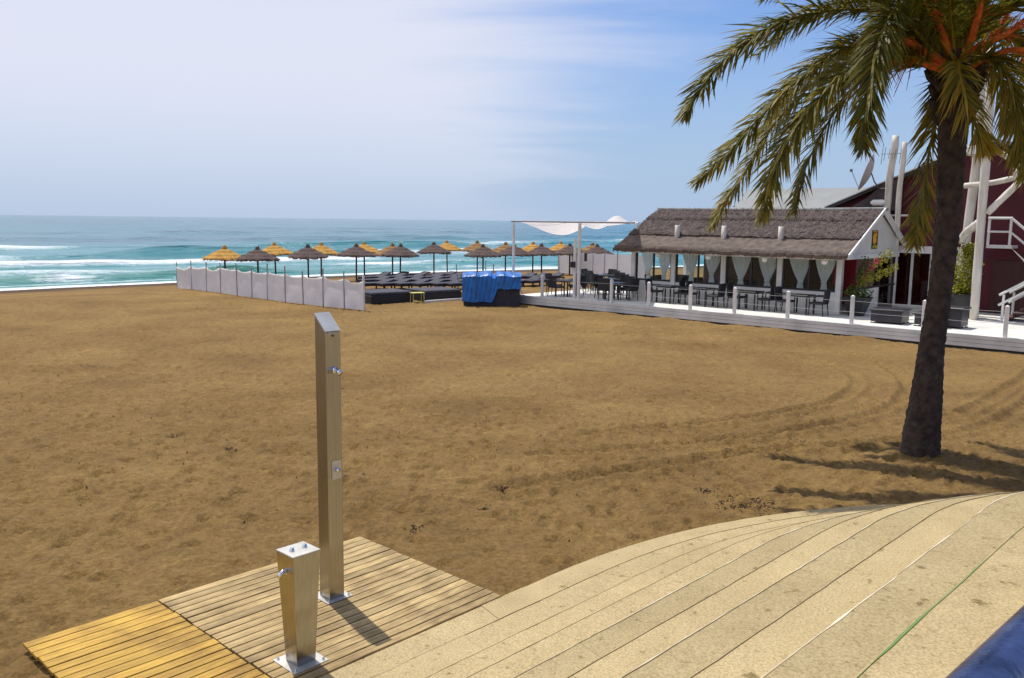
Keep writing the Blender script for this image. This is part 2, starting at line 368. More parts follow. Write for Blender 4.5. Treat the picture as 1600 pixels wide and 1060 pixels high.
rgh = N('ShaderNodeMapRange'); rgh.inputs['To Min'].default_value = .16; rgh.inputs['To Max'].default_value = .85; L(fr.outputs[0], rgh.inputs['Value']); L(rgh.outputs[0], b.inputs['Roughness'])
b1 = wnoise((.35, 1.1, 1), 6, .62); b2 = wnoise((.03, .11, 1), 4, .6)
bA = N('ShaderNodeBump'); bA.inputs['Strength'].default_value = .8; bA.inputs['Distance'].default_value = .55; L(b1.outputs['Fac'], bA.inputs['Height'])
bB = N('ShaderNodeBump'); bB.inputs['Strength'].default_value = .8; bB.inputs['Distance'].default_value = 3.5; L(b2.outputs['Fac'], bB.inputs['Height']); L(bA.outputs[0], bB.inputs['Normal'])
L(bB.outputs[0], b.inputs['Normal'])

# concrete for the steps, two worn tones
def concrete(name, ca, cb):
    m = mat(name, ca, .9, spec=.2); N, L, b = nodes(m); geo = N('ShaderNodeNewGeometry')
    def nn(sc, d, r=.6):
        n = N('ShaderNodeTexNoise'); n.inputs['Scale'].default_value = sc; n.inputs['Detail'].default_value = d; n.inputs['Roughness'].default_value = r; L(geo.outputs['Position'], n.inputs[0]); return n
    a = nn(1.1, 9, .68); r = N('ShaderNodeValToRGB'); r.color_ramp.elements[0].position = .32; r.color_ramp.elements[1].position = .68
    r.color_ramp.elements[0].color = (*ca, 1); r.color_ramp.elements[1].color = (*cb, 1); L(a.outputs['Fac'], r.inputs[0])
    s = nn(75, 3, .75); rs2 = N('ShaderNodeValToRGB'); rs2.color_ramp.elements[0].position = .33; rs2.color_ramp.elements[1].position = .60
    rs2.color_ramp.elements[0].color = (.62, .60, .56, 1); rs2.color_ramp.elements[1].color = (1.06, 1.06, 1.05, 1); L(s.outputs['Fac'], rs2.inputs[0])
    mx = N('ShaderNodeMix'); mx.data_type = 'RGBA'; mx.blend_type = 'MULTIPLY'; mx.inputs['Factor'].default_value = 1; L(r.outputs[0], mx.inputs['A']); L(rs2.outputs[0], mx.inputs['B'])
    # dark pits and stains
    p = nn(9, 5, .7); rp = N('ShaderNodeValToRGB'); rp.color_ramp.elements[0].position = .30; rp.color_ramp.elements[1].position = .40
    rp.color_ramp.elements[0].color = (.45, .42, .34, 1); rp.color_ramp.elements[1].color = (1, 1, 1, 1); L(p.outputs['Fac'], rp.inputs[0])
    m2 = N('ShaderNodeMix'); m2.data_type = 'RGBA'; m2.blend_type = 'MULTIPLY'; m2.inputs['Factor'].default_value = 1; L(mx.outputs['Result'], m2.inputs['A']); L(rp.outputs[0], m2.inputs['B'])
    # hairline cracks
    v = N('ShaderNodeTexVoronoi'); v.feature = 'DISTANCE_TO_EDGE'; v.inputs['Scale'].default_value = .55
    wv = N('ShaderNodeMix'); wv.data_type = 'RGBA'; wv.blend_type = 'LINEAR_LIGHT'; wv.inputs['Factor'].default_value = .16; L(geo.outputs['Position'], wv.inputs['A']); q = nn(2.5, 5); L(q.outputs['Color'], wv.inputs['B']); L(wv.outputs['Result'], v.inputs['Vector'])
    rc = N('ShaderNodeValToRGB'); rc.color_ramp.elements[0].position = 0; rc.color_ramp.elements[1].position = .004; rc.color_ramp.elements[0].color = (.5, .48, .42, 1); rc.color_ramp.elements[1].color = (1, 1, 1, 1); L(v.outputs['Distance'], rc.inputs[0])
    m3_ = N('ShaderNodeMix'); m3_.data_type = 'RGBA'; m3_.blend_type = 'MULTIPLY'; m3_.inputs['Factor'].default_value = .35; L(m2.outputs['Result'], m3_.inputs['A']); L(rc.outputs[0], m3_.inputs['B'])
    st_ = nn(.62, 7, .62); rst = N('ShaderNodeValToRGB'); rst.color_ramp.elements[0].position = .30; rst.color_ramp.elements[1].position = .46; rst.color_ramp.elements[0].color = (.80, .78, .74, 1); rst.color_ramp.elements[1].color = (1, 1, 1, 1); L(st_.outputs['Fac'], rst.inputs[0])
    m4_ = N('ShaderNodeMix'); m4_.data_type = 'RGBA'; m4_.blend_type = 'MULTIPLY'; m4_.inputs['Factor'].default_value = 1; L(m3_.outputs['Result'], m4_.inputs['A']); L(rst.outputs[0], m4_.inputs['B'])
    L(m4_.outputs['Result'], b.inputs['Base Color'])
    oi = N('ShaderNodeObjectInfo'); mo = N('ShaderNodeMapRange'); mo.inputs['To Min'].default_value = .95; mo.inputs['To Max'].default_value = 1.03; L(oi.outputs['Random'], mo.inputs['Value'])
    m5_ = N('ShaderNodeMix'); m5_.data_type = 'RGBA'; m5_.blend_type = 'MULTIPLY'; m5_.inputs['Factor'].default_value = 1; L(m4_.outputs['Result'], m5_.inputs['A']); L(mo.outputs[0], m5_.inputs['B']); L(m5_.outputs['Result'], b.inputs['Base Color'])
    bp = N('ShaderNodeBump'); bp.inputs['Strength'].default_value = .5; bp.inputs['Distance'].default_value = .008; L(s.outputs['Fac'], bp.inputs['Height']); L(bp.outputs[0], b.inputs['Normal'])
    return m
M['conc_light'] = concrete('concrete_light', (.42, .325, .172), (.53, .42, .23))
M['conc_dark'] = concrete('concrete_dark', (.37, .29, .155), (.47, .375, .207))
M['nosing_highlight'] = mat('pale_edge_highlight', (.44, .35, .20), .85, c2=(.74, .69, .52), vscale=2.2, detail=7)  # pale colour paints the sunlit highlight on the worn step edges
M['algae'] = mat('green_joint', (.05, .20, .03), .85, c2=(.34, .30, .15), vscale=1.6, detail=7)
M['edge_dark'] = mat('edge_contrast', (.29, .23, .125), .9, c2=(.46, .365, .20), vscale=1.8, detail=7)  # dark strips put the brightness contrast at tread occlusion edges into colour
def slatmat(name, c, c2):
    m = mat(name, c, .75, c2=c2, vscale=3.5, bump=.10, bscale=30, stretch=(1.2, 22, 22), detail=7)
    N, L, b = nodes(m); oi = N('ShaderNodeObjectInfo'); old = b.inputs['Base Color'].links[0].from_socket
    mr_ = N('ShaderNodeMapRange'); mr_.inputs['To Min'].default_value = .78; mr_.inputs['To Max'].default_value = 1.18; L(oi.outputs['Random'], mr_.inputs['Value'])
    mx = N('ShaderNodeMix'); mx.data_type = 'RGBA'; mx.blend_type = 'MULTIPLY'; mx.inputs['Factor'].default_value = 1
    L(old, mx.inputs['A']); L(mr_.outputs[0], mx.inputs['B'])
    ge = N('ShaderNodeNewGeometry'); n = N('ShaderNodeTexNoise'); n.inputs['Scale'].default_value = 2.6; n.inputs['Detail'].default_value = 7; n.inputs['Roughness'].default_value = .65; L(ge.outputs['Position'], n.inputs[0])
    rp = N('ShaderNodeValToRGB'); rp.color_ramp.elements[0].position = .34; rp.color_ramp.elements[1].position = .58; rp.color_ramp.elements[0].color = (.60, .56, .50, 1); rp.color_ramp.elements[1].color = (1.04, 1.04, 1.04, 1); L(n.outputs['Fac'], rp.inputs[0])
    m2 = N('ShaderNodeMix'); m2.data_type = 'RGBA'; m2.blend_type = 'MULTIPLY'; m2.inputs['Factor'].default_value = 1; L(mx.outputs['Result'], m2.inputs['A']); L(rp.outputs[0], m2.inputs['B']); L(m2.outputs['Result'], b.inputs['Base Color']); return m
M['slat_grey'] = slatmat('slat_weathered', (.25, .165, .065), (.52, .375, .16))
M['slat_yellow'] = slatmat('slat_yellow', (.34, .185, .022), (.55, .34, .05))

# ------------------------------------------------------------------ sand
tracks = []
for pl in ([(880, 520), (1050, 522), (1200, 532), (1310, 548), (1390, 572), (1424, 604), (1395, 640), (1290, 668), (1150, 688), (980, 705), (820, 716)],
           [(960, 535), (1120, 540), (1250, 556), (1325, 578), (1345, 600), (1310, 628), (1200, 652), (1060, 668), (900, 680)],
           [(1640, 590), (1600, 640), (1530, 672), (1420, 690), (1290, 700), (1150, 712), (960, 742), (760, 770)],
           [(1640, 560), (1570, 610), (1500, 650)], [(300, 470), (560, 498), (780, 505), (1000, 512), (1180, 520)], [(250, 478), (560, 508), (800, 516), (1020, 524)]):
    P = []
    for p in pl:
        z = 0.
        for _ in range(6):
            q = at(*p, z); z = gz(q.x, q.y)
        P.append((q.x, q.y))
    P = np.array(P); tt = np.arange(len(P)); ts = np.linspace(0, len(P) - 1, len(P) * 5)
    k = np.ones(5) / 5
    S = np.stack([np.interp(ts, tt, P[:, 0]), np.interp(ts, tt, P[:, 1])], 1)
    Sp = np.pad(S, ((2, 2), (0, 0)), 'edge'); S = np.stack([np.convolve(Sp[:, i], k, 'valid') for i in (0, 1)], 1)
    tracks.append(S)
def track_disp(x, y):
    dz = np.zeros_like(x)
    for S in tracks:
        best = np.full(x.shape, 9.); side = np.zeros_like(x); along = np.zeros_like(x); acc = 0
        lo = S.min(0) - 1; hi = S.max(0) + 1
        mk = (x > lo[0]) & (x < hi[0]) & (y > lo[1]) & (y < hi[1])
        xx, yy = x[mk], y[mk]; bb = best[mk]; al = along[mk]
        for i in range(len(S) - 1):
            a, b2_ = S[i], S[i + 1]; d = b2_ - a; l2 = d @ d + 1e-9; l = math.sqrt(l2)
            t = np.clip(((xx - a[0]) * d[0] + (yy - a[1]) * d[1]) / l2, 0, 1)
            dd = np.hypot(xx - a[0] - t * d[0], yy - a[1] - t * d[1]); w = dd < bb
            bb = np.where(w, dd, bb); al = np.where(w, acc + t * l, al); acc += l
        prof = -0.050 * np.exp(-(bb / .13) ** 4) + .064 * np.exp(-((bb - .22) / .07) ** 2)
        tread = .022 * np.sin(al * 2 * math.pi / .22) * np.exp(-(bb / .17) ** 4)
        dz[mk] += prof * (0.55 + .6 * vnoise(xx * .5, yy * .5, 5)) + tread
    return dz
R, Cn = 640, 760
yr = 2.2 * (130 / 2.2) ** (np.linspace(0, 1, R))
s = np.linspace(-1, 1, Cn)
Y = np.repeat(yr[:, None], Cn, 1); X = (s[None, :] * (0.80 * yr[:, None] + 7))
X = X + (s ** 25)[None, :] * 150
amp = 1.0
Z = ground(X, Y)
dsh = shore_d(X, Y)
near = np.clip(1.3 - Y / 60, .25, 1) * sstep((dsh - 1) / 10)
rough_ = fbm(X * 2.6, Y * 2.6, 4, 3) * .060 + fbm(X * 8.5, Y * 8.5, 3, 9) * .080 + fbm(X * .35, Y * .35, 3, 21) * .05
# footprints: scattered shallow dimples with raised rims, walked in lines
fp = np.zeros_like(X)
cells = np.floor(X / .36).astype(int), np.floor(Y / .36).astype(int)
for ox in (-1, 0, 1):
    for oy in (-1, 0, 1):
        ci, cj = cells[0] + ox, cells[1] + oy
        a = TAB[ci & 255, cj & 255]; b_r = TAB[(ci + 91) & 255, (cj + 37) & 255]; c_r = TAB[(ci + 13) & 255, (cj + 171) & 255]
        cx_, cy_ = (ci + a) * .36, (cj + b_r) * .36; ang = c_r * 6.28
        lx = (X - cx_) * np.cos(ang) + (Y - cy_) * np.sin(ang); ly = -(X - cx_) * np.sin(ang) + (Y - cy_) * np.cos(ang)
        rr_ = (lx / .115) ** 2 + (ly / .06) ** 2
        fp += np.where(b_r > .35, -.050 * np.exp(-rr_ ** 1.4) + .026 * np.exp(-(np.sqrt(rr_) - 1.5) ** 2 / .15), 0)
flat = 1 - .6 * np.exp(-((X - 9) / 9) ** 2) * sstep((Y - 16) / 6)
Z = Z + (rough_ + fp * (Y < 40)) * near * flat + track_disp(X, Y)
# keep the sand clear below the duckboards and under the steps
bd = X * -.72 + Y * .69
Z = np.where((X > -4.3) & (X < 0.3) & (Y > 3.8) & (Y < 8.3), np.minimum(Z, .012), Z)
wet = sstep((5.5 + 2 * fbm(X * .2, Y * .2, 3, 2) - dsh) / 3.5)
sand = np_mesh('sand', np.stack([X, Y, Z], -1).reshape(-1, 3), grid_faces(R, Cn), M['sand'], attrs={'wet': wet})
tag(sand, 'brown beach sand with footprints and curved tyre tracks', None, None, 'structure')
# ground behind and beside, well out of the picture
gm = MB(); gm.grid([[(-700, -700, -.6), (700, -700, -.6)], [(-700, 2.3, -.6), (700, 2.3, -.6)]])
gm.grid([[(150 * .8, 40, -2.2), (900, 40, -2.2)], [(150 * .8, 120, -2.2), (900, 120, -2.2)]])
tag(gm.build('ground', M['sand']), 'sandy ground around the beach', None, None, 'structure')

# ------------------------------------------------------------------ sea
SEA = -1.6
NS = Vector((-0.64, 0.769)).normalized()
dd_ = np.concatenate([np.arange(-2.5, 62, .22), 62 * (900 / 62) ** np.linspace(0, 1, 150)[1:]])
tcol = np.linspace(-1, 1, 620)
base_s = np.array([-5.0, 78.0])
T_ = np.array([0.769, 0.64])
Dm = np.repeat(dd_[:, None], len(tcol), 1)
span = 62 + np.clip(dd_, 0, None) * 1.15
Sm = tcol[None, :] * span[:, None] + np.clip(dd_, 0, None)[:, None] * .18
X0 = base_s[0] + T_[0] * Sm
YS = shore_y(X0)
Xw = X0 + NS.x * Dm; Yw = YS + NS.y * Dm
def crest(d0, w, A, seed, wob=3., freq=.05, front=.45, breaks=.5):
    dc = d0 + wob * 2 * fbm(Sm * freq, Sm * 0, 3, seed)
    q = Dm - dc; ww = np.where(q < 0, w * front, w)
    am = A * np.clip(.55 + 1.8 * fbm(Sm * .045 + 3, Sm * 0 + seed, 3, seed + 3), .15, 1.2)
    return am * np.exp(-(q / ww) ** 2), q, am
Zw = np.full_like(Dm, SEA); foam = np.zeros_like(Dm)
sh_c, q1, a1 = crest(6.0, 2.0, 1.35, 31, 1.5)
left = sstep((-14 - X0) / 6)                      # the green shore break stands up on the left
Zw += sh_c * (.25 + .75 * left)
for d0, w, A, sd_, wob, wid, fs in ((13, 3.5, .5, 41, 4, 3.0, .74), (25, 4, .6, 47, 5, 3.5, .66), (44, 5, 1.1, 53, 5, 10, 1.05), (72, 7, 1.5, 59, 7, 6, .60), (120, 14, 1.2, 67, 14, 6, .30), (190, 20, 1.1, 71, 20, 6, .04), (300, 30, 1.0, 73, 30, 8, .0)):
    c_, q, am = crest(d0, w, A, sd_, wob)
    Zw += c_
    br = np.clip(.62 + 2.2 * fbm(Sm * .03, Sm * 0 + sd_, 3, sd_ + 9), 0, 1.1)
    foam = np.maximum(foam, fs * br * np.exp(-(np.where(q < 0, q / wid, q / (wid * .28))) ** 2))
# swash edge and lacework towards the sand
foam = np.maximum(foam, .85 * np.exp(-((Dm - .9 - 1.6 * fbm(Sm * .12, Sm * 0, 3, 91)) / 1.2) ** 2))
foam = np.maximum(foam, .62 * sstep((14 - Dm) / 12) * np.clip(.5 + 2 * fbm(Sm * .05, Dm * .2, 3, 95), 0, 1) * sstep((X0 + 18) / 8))
# splash where the left wave breaks
spl = np.exp(-((X0 + 25.0 + .64 * 6) / 1.3) ** 2) 
pl = np.exp(-((q1 + .2) / 1.0) ** 2)
foam = np.where(left * np.exp(-((q1 + .6) / 1.3) ** 2) > .35, foam * .35, foam)
foam = np.maximum(foam, .62 * np.exp(-((X0 + 28.4) / 2.4) ** 2) * np.exp(-((q1 + .6) / 1.5) ** 2) * left)
foam = np.maximum(foam, .46 * np.clip(.45 + 2.4 * fbm(Sm * .10, Dm * .22, 4, 99), 0, 1) * sstep((55 - Dm) / 30) * sstep((Dm - 3) / 6))
foam = np.maximum(foam, .50 * left * np.exp(-((q1 + 2.6) / 1.2) ** 2))
Zw += .10 * fbm(Sm * .3, Dm * .8, 4, 77) * np.clip(Dm / 6, .1, 1) + .25 * fbm(Sm * .06, Dm * .16, 3, 83) * np.clip(Dm / 30, 0, 1)
Zw += spl * left * np.exp(-(q1 / 1.0) ** 2) * .22
shallow = np.clip(.50 - Dm / 300, .12, .5) + .5 * np.clip(sh_c, 0, 1) * left + .12 * np.exp(-(Dm / 8) ** 2)
sea = np_mesh('sea', np.stack([Xw, Yw, Zw], -1).reshape(-1, 3), grid_faces(*Dm.shape), M['water'], attrs={'foam': foam, 'shallow': shallow})
tag(sea, 'turquoise sea with rows of breaking white waves', None, None, 'structure')
fz = MB(); fz.grid([[(-60000, 120, SEA - .9), (60000, 120, SEA - .9)], [(-60000, 60000, SEA - .9), (60000, 60000, SEA - .9)]])
fs_o = fz.build('open_sea', M['water']); tag(fs_o, 'open sea out to the horizon', None, None, 'structure')
a = fs_o.data.attributes.new('shallow', 'FLOAT', 'POINT'); a.data.foreach_set('value', [.12] * 4)

# ------------------------------------------------------------------ concrete steps (straight flight that bends to the right)
SN = Vector((-.72, .69)).normalized(); ST = Vector((SN.y, -SN.x))
BEND0 = at(860, 890, .05); bs = Vector((BEND0.x, BEND0.y)).dot(ST)
D_out = 4.70; R_out = 6.6
CB = ST * bs + SN * (D_out - R_out)
def step_path(D, ds=.09, jit=0.0, seed=0):
    r = 1.0 + (D - 1.2) / 3.5 * 5.6; sh0 = .85 * min(1, max(0, (D_out - D) / 1.95)); A = math.radians(43)
    s0, s1 = bs - 9, bs + sh0; P = []
    L1, L2, L3 = s1 - s0, r * A, 9.0
    n = int((L1 + L2 + L3) / ds)
    for i_ in range(n + 1):
        q = (L1 + L2 + L3) * i_ / n; d = D
        if jit: d = D - jit * float(abs(vnoise(q * 7, seed * 3.3, seed) - .35) + .7 * max(0, vnoise(q * 1.9, seed, seed + 5) - .72) * 4)
        if q < L1: P.append(ST * (s0 + q) + SN * d)
        else:
            a_ = min((q - L1) / r, A); c0 = ST * s1 + SN * (D - r); rr_ = r - (D - d)
            p = c0 + SN * (rr_ * math.cos(a_)) + ST * (rr_ * math.sin(a_))
            if q > L1 + L2: p = p + (ST * math.cos(A) - SN * math.sin(A)) * (q - L1 - L2)
            P.append(p)
    return P
def resample(P, n):
    P = np.array([(p.x, p.y) for p in P]); c = np.concatenate([[0], np.cumsum(np.hypot(*np.diff(P, axis=0).T))]); c /= c[-1]
    t = np.linspace(0, 1, n); return [Vector((float(a), float(b))) for a, b in zip(np.interp(t, c, P[:, 0]), np.interp(t, c, P[:, 1]))]
steps = empty('beach_steps', (0, 0, 0), 0, 'broad worn concrete steps curving down to the sand', 'steps')
Dk = [4.70, 4.32, 3.95, 3.55, 3.15, 2.75, 2.37, 1.97, 1.60, 1.21, .80]
Zk = [.05, .13, .215, .38, .545, .71, .875, 1.04, 1.205, 1.37, 1.535]
NP = 260
def strip(k, m):
    Da, Db, za = Dk[k], Dk[k + 1] - .03, Zk[k]; B = .008
    pa = resample(step_path(Da, jit=.010, seed=k + 1), NP); pm = resample(step_path(Da - B, jit=.014, seed=k + 2), NP); pb = resample(step_path(Db), NP)
    cuts = [0]; rd = random.Random(40 + k)
    while cuts[-1] < NP - 1: cuts.append(min(NP - 1, cuts[-1] + rd.randint(62, 95)))
    for c0, c1 in zip(cuts[:-1], cuts[1:]):
        sl = slice(c0, c1 + 1); dz = rd.uniform(-.003, .003)
        def sh(P):                     # leave an open joint at each end of the slab
            Q = [p.copy() for p in P[sl]]
            if len(Q) > 2:
                Q[0] = Q[0] + (Q[1] - Q[0]).normalized() * .0015; Q[-1] = Q[-1] + (Q[-2] - Q[-1]).normalized() * .0015
            return Q
        qa, qm, qb = sh(pa), sh(pm), sh(pb); g = MB(); z = za + dz
        rows = [[(p.x, p.y, z - .25) for p in qa], [(p.x, p.y, z - B - .006 * float(vnoise(p.x * 9, p.y * 9, 3))) for p in qa], [(p.x, p.y, z) for p in qm], [(p.x, p.y, z) for p in qb], [(p.x, p.y, z - .25) for p in qb]]
        g.grid(rows[::-1])
        for e_ in (0, -1): g.add([rows[0][e_], rows[1][e_], rows[2][e_], rows[3][e_], rows[4][e_]], [(0, 1, 2, 3, 4)])
        g.build('step', m, steps)
for k in range(10): strip(k, M['conc_light'] if (k in (0, 1, 2, 3, 5, 7, 9)) else M['conc_dark'])
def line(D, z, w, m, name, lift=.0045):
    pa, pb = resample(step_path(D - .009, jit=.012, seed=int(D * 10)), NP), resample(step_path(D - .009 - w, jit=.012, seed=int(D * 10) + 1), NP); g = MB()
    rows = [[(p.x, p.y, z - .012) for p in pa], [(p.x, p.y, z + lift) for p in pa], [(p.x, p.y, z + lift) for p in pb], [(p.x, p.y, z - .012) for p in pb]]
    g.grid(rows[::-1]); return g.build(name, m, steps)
for k in (4, 6): line(Dk[k], Zk[k], .0035, M['nosing_highlight'], 'nosing_highlight')
line(Dk[8], Zk[8], .006, M['nosing_highlight'], 'nosing_highlight')
for k in (1, 2, 3, 5, 7): line(Dk[k], Zk[k], .0028, M['edge_dark'], 'edge_contrast')
line(Dk[9], Zk[9], .008, M['algae'], 'mossy_joint')
pr = MB(); pa = step_path(.80); 
pr.grid([[(p.x - SN.x * 14, p.y - SN.y * 14 , 1.52) for p in pa], [(p.x, p.y, 1.52) for p in pa], [(p.x, p.y, -.3) for p in pa]])
tag(pr.build('promenade', M['conc_light']), 'pale concrete promenade above the steps', None, None, 'structure')

# ------------------------------------------------------------------ blue railing by the camera
ra = at(1490, 1060, 2.52); rb = at(1612, 945, 2.52)
rdir = (rb - ra).normalized(); rperp = Vector((rdir.y, -rdir.x, 0))
rail = empty('promenade_railing', (ra.x, ra.y, 1.52), 0, 'glossy blue painted handrail in the lower right corner', 'railing')
g = MB(); rc = ra + rperp * .034 - Vector((0, 0, .012)); off = Vector((ra.x, ra.y, 1.52))
g.tube([rc + rdir * t - off for t in np.linspace(-2.6, 4.5, 16)], .042, 32)
g.build('handrail', M['blue_rail'], rail, True)
for t in (-1.6, 3.4):
    g = MB(); q = rc + rdir * t - off; g.tube([(q.x, q.y, 0), (q.x, q.y, q.z - .04)], .028, 14); g.build('post', M['blue_rail'], rail, True)

# ------------------------------------------------------------------ duckboards
A_ = at(247, 937, .06); B_ = at(562, 838, .06); C_ = at(783, 932, .06); Ye = at(40, 1005, .06)
def ground_dir(a, b): d = (b - a); d.z = 0; return d.normalized()
along = ground_dir(A_, B_); across = Vector((along.y, -along.x, 0))
def duckboard(P0, length, width, n, m, name, label, zt):
    """P0: far left corner; slats run along 'along' and are laid one after another across"""
    r = empty(name, (P0.x, P0.y, .0), math.atan2(along.y, along.x), label, 'duckboard')
    pitch = width / n
    g = MB(); g.box((0, 0, 0), (length, pitch - .012, .022), bev=.002); proto = None
    for i in range(n):
        if proto is None: o = g.build('slat', m, r); proto = o
        else: o = proto.copy(); col.objects.link(o); o.parent = r
        o.location = (length / 2 + random.uniform(-.005, .005), -(i + .5) * pitch, zt - .011 + random.uniform(-.0025, .0025)); o.rotation_euler = (random.uniform(-.012, .012), 0, random.uniform(-.0022, .0022))
    for fx in (.08, .36, .64, .92):
        g = MB(); g.box((length * fx, -width / 2, zt - .026 - .016), (.06, width - .03, .03)); g.build('bearer', M['slat_grey'], r)
    return r
LA = (B_ - A_).length; LW = (C_ - B_).length
duckboard(A_, LA, LW, 20, M['slat_grey'], 'duckboard', 'weathered grey-brown wooden duckboard carrying both showers', .062)
LY = (A_ - Ye).length
duckboard(A_ - along * (LY + .008), LY, LW + .3, 22, M['slat_yellow'], 'duckboard', 'newer yellow wooden duckboard at the lower left', .056)

# ------------------------------------------------------------------ showers
def ring(w, d, z, ox=0, oy=0): return [(-w / 2 + ox, -d / 2 + oy, z), (w / 2 + ox, -d / 2 + oy, z), (w / 2 + ox, d / 2 + oy, z), (-w / 2 + ox, d / 2 + oy, z)]
def prism(r0, r1):
    g = MB(); g.add(list(r0) + list(r1), [(3, 2, 1, 0), (4, 5, 6, 7), (0, 1, 5, 4), (1, 2, 6, 5), (2, 3, 7, 6), (3, 0, 4, 7)]); return g
def bevelled(o, w=.004):
    md = o.modifiers.new('edge', 'BEVEL'); md.width = w; md.segments = 2; md.limit_method = 'ANGLE'; return o
def plate(parent, s, z0):
    g = MB(); g.box((0, 0, z0 + .004), (s, s, .008), bev=.002); p = g.build('base_plate', M['plate'], parent)
    for sx in (-1, 1):
        for sy in (-1, 1):
            g = MB(); x, y = sx * s * .40, sy * s * .40; g.tube([(x, y, z0 + .008), (x, y, z0 + .018)], .011, 6); g.tube([(x, y, z0 + .018), (x, y, z0 + .026)], .006, 8); g.build('bolt', M['chrome'], p)
arz = math.atan2(along.y, along.x)
def zoff(p, d): return Vector((p.x, p.y, .064)) + d
sp_ = at(519, 931, .064); sh_ = empty('shower_post', (sp_.x, sp_.y, .062), arz, 'tall square stainless steel shower post with slanted top', 'shower')
w = .140; hF, hB = 2.17, 2.30
# in local axes the near right face is -y, the near left face is -x
r0 = ring(w, w, .008); r1 = [(-w / 2, -w / 2, hF), (w / 2, -w / 2, hF), (w / 2, w / 2, hB), (-w / 2, w / 2, hB)]
bevelled(prism(r0, r1).build('column', M['steel'], sh_))
g = MB(); g.add([(a * 1.02, b2 * 1.02, z + .004) for a, b2, z in r1] + [(a * 1.02, b2 * 1.02, z + .010) for a, b2, z in r1], [(3, 2, 1, 0), (4, 5, 6, 7), (0, 1, 5, 4), (1, 2, 6, 5), (2, 3, 7, 6), (3, 0, 4, 7)]); g.build('cap', M['plate'], sh_)
g = MB(); g.tube([(.01, -w / 2, 1.87), (.01, -w / 2 - .018, 1.87)], .026, 16); g.tube([(.01, -w / 2 - .018, 1.87), (.01, -w / 2 - .055, 1.865), (.01, -w / 2 - .075, 1.85)], [.016, .018, .024], 14); g.build('shower_head', M['chrome'], sh_, True)
g = MB(); g.box((.012, -w / 2 - .003, 1.07), (.085, .006, .15)); vp = g.build('valve_plate', M['plate'], sh_)
g = MB(); g.tube([(.012, -w / 2 - .006, 1.07), (.012, -w / 2 - .034, 1.07)], [.014, .017], 14); g.build('push_button', M['chrome'], vp, True)
g = MB(); g.tube([(.0, -w / 2, hF - .03), (.0, -w / 2 - .012, hF - .03)], .009, 10); g.build('screw', M['grey_metal'], sh_)
plate(sh_, .235, 0)
fp_ = at(470, 1032, .064); ft = empty('foot_shower', (fp_.x, fp_.y, .062), arz, 'short tapered stainless steel foot shower with two buttons on top', 'shower')
r0 = ring(.148, .142, .008); r1 = ring(.215, .205, .80)
bevelled(prism(r0, r1).build('column', M['steel'], ft))
g = MB(); g.box((0, 0, .8025), (.217, .207, .007)); g.build('cap', M['plate'], ft)
for x in (-.05, .05):
    g = MB(); g.tube([(x, .0, .805), (x, .0, .812), (x, 0, .828)], [.019, .019, .013], 12); g.build('push_button', M['chrome'], ft, True)
g = MB(); g.tube([(-.094, -.0, .68), (-.125, 0, .68), (-.145, 0, .668), (-.155, 0, .645)], [.016, .016, .015, .013], 12); g.tube([(-.094, 0, .68), (-.102, 0, .68)], .026, 14); g.build('tap', M['chrome'], ft, True)
plate(ft, .275, 0)

# ------------------------------------------------------------------ palm
PB = at(1437, 716, -.1); PBz = gz(PB.x, PB.y)
CROWN = atY(1492, 118, PB.y + .05)
palm = empty('palm_tree', (PB.x, PB.y, PBz), 0, 'tall date palm with arching fronds rising from the sand', 'palm tree')
po = Vector((PB.x, PB.y, PBz))
ctr = [(1435, 735, .285), (1436, 716, .264), (1442, 660, .226), (1450, 597, .186), (1456, 535, .156), (1467, 473, .143), (1474, 411, .146), (1481, 349, .155), (1488, 224, .168), (1490, 170, .19), (1492, 130, .25), (1493, 105, .27), (1494, 80, .18)]
cy = np.array([(c[0], c[1], c[2]) for c in ctr]); pts = [atY(c[0], c[1], PB.y) for c in ctr]
tz = np.array([p.z for p in pts]); tx = np.array([p.x for p in pts]); tr_ = np.array([c[2] for c in ctr])
nz_, na = 300, 56
zz_ = np.linspace(tz[0], tz[-1], nz_); V = []
ang = np.linspace(0, 2 * math.pi, na, endpoint=False)
TX = np.interp(zz_, tz, tx); k = np.ones(25) / 25; TX = np.convolve(np.pad(TX, 12, 'edge'), k, 'valid')
TR = np.interp(zz_, tz, tr_); TR = np.convolve(np.pad(TR, 12, 'edge'), k, 'valid')
ZZ, AA = np.meshgrid(zz_, ang, indexing='ij')
p1 = ZZ / .105; p2 = AA / (2 * math.pi) * 13
wob = fbm(AA * 1.5, ZZ * 5, 3, 8) * 1.6; c1 = (p2 + p1 * .5 + wob) % 1; c2_ = (p2 - p1 * .5 + wob * .6 + fbm(AA * 3, ZZ * 9, 2, 15) * .8) % 1
scale_ = np.minimum(np.abs(c1 - .5), np.abs(c2_ - .5)) * 2
RR = TR[:, None] * (1 + .02 * fbm(AA * 2, ZZ * 1.3, 3, 3)) + .024 * (np.clip(scale_, 0, .6) - .3) * (.4 + 1.1 * vnoise(AA * 2, ZZ * 3, 12)) + .024 * fbm(AA * 6, ZZ * 22, 4, 5)
Vx = TX[:, None] + RR * np.cos(AA); Vy = PB.y + RR * np.sin(AA)
vv = np.stack([Vx - po.x, Vy - po.y, ZZ - po.z], -1).reshape(-1, 3)
i = (np.arange(nz_ - 1)[:, None] * na + np.arange(na)[None, :]).ravel(); j = (np.arange(nz_ - 1)[:, None] * na + (np.arange(na)[None, :] + 1) % na).ravel()
M['trunk'] = mat('palm_trunk', (.020, .014, .012), .95, c2=(.070, .048, .038), vscale=9, bump=.9, bscale=30, detail=7)
np_mesh('trunk', vv, np.stack([i, j, j + na, i + na], 1), M['trunk'], palm, True)
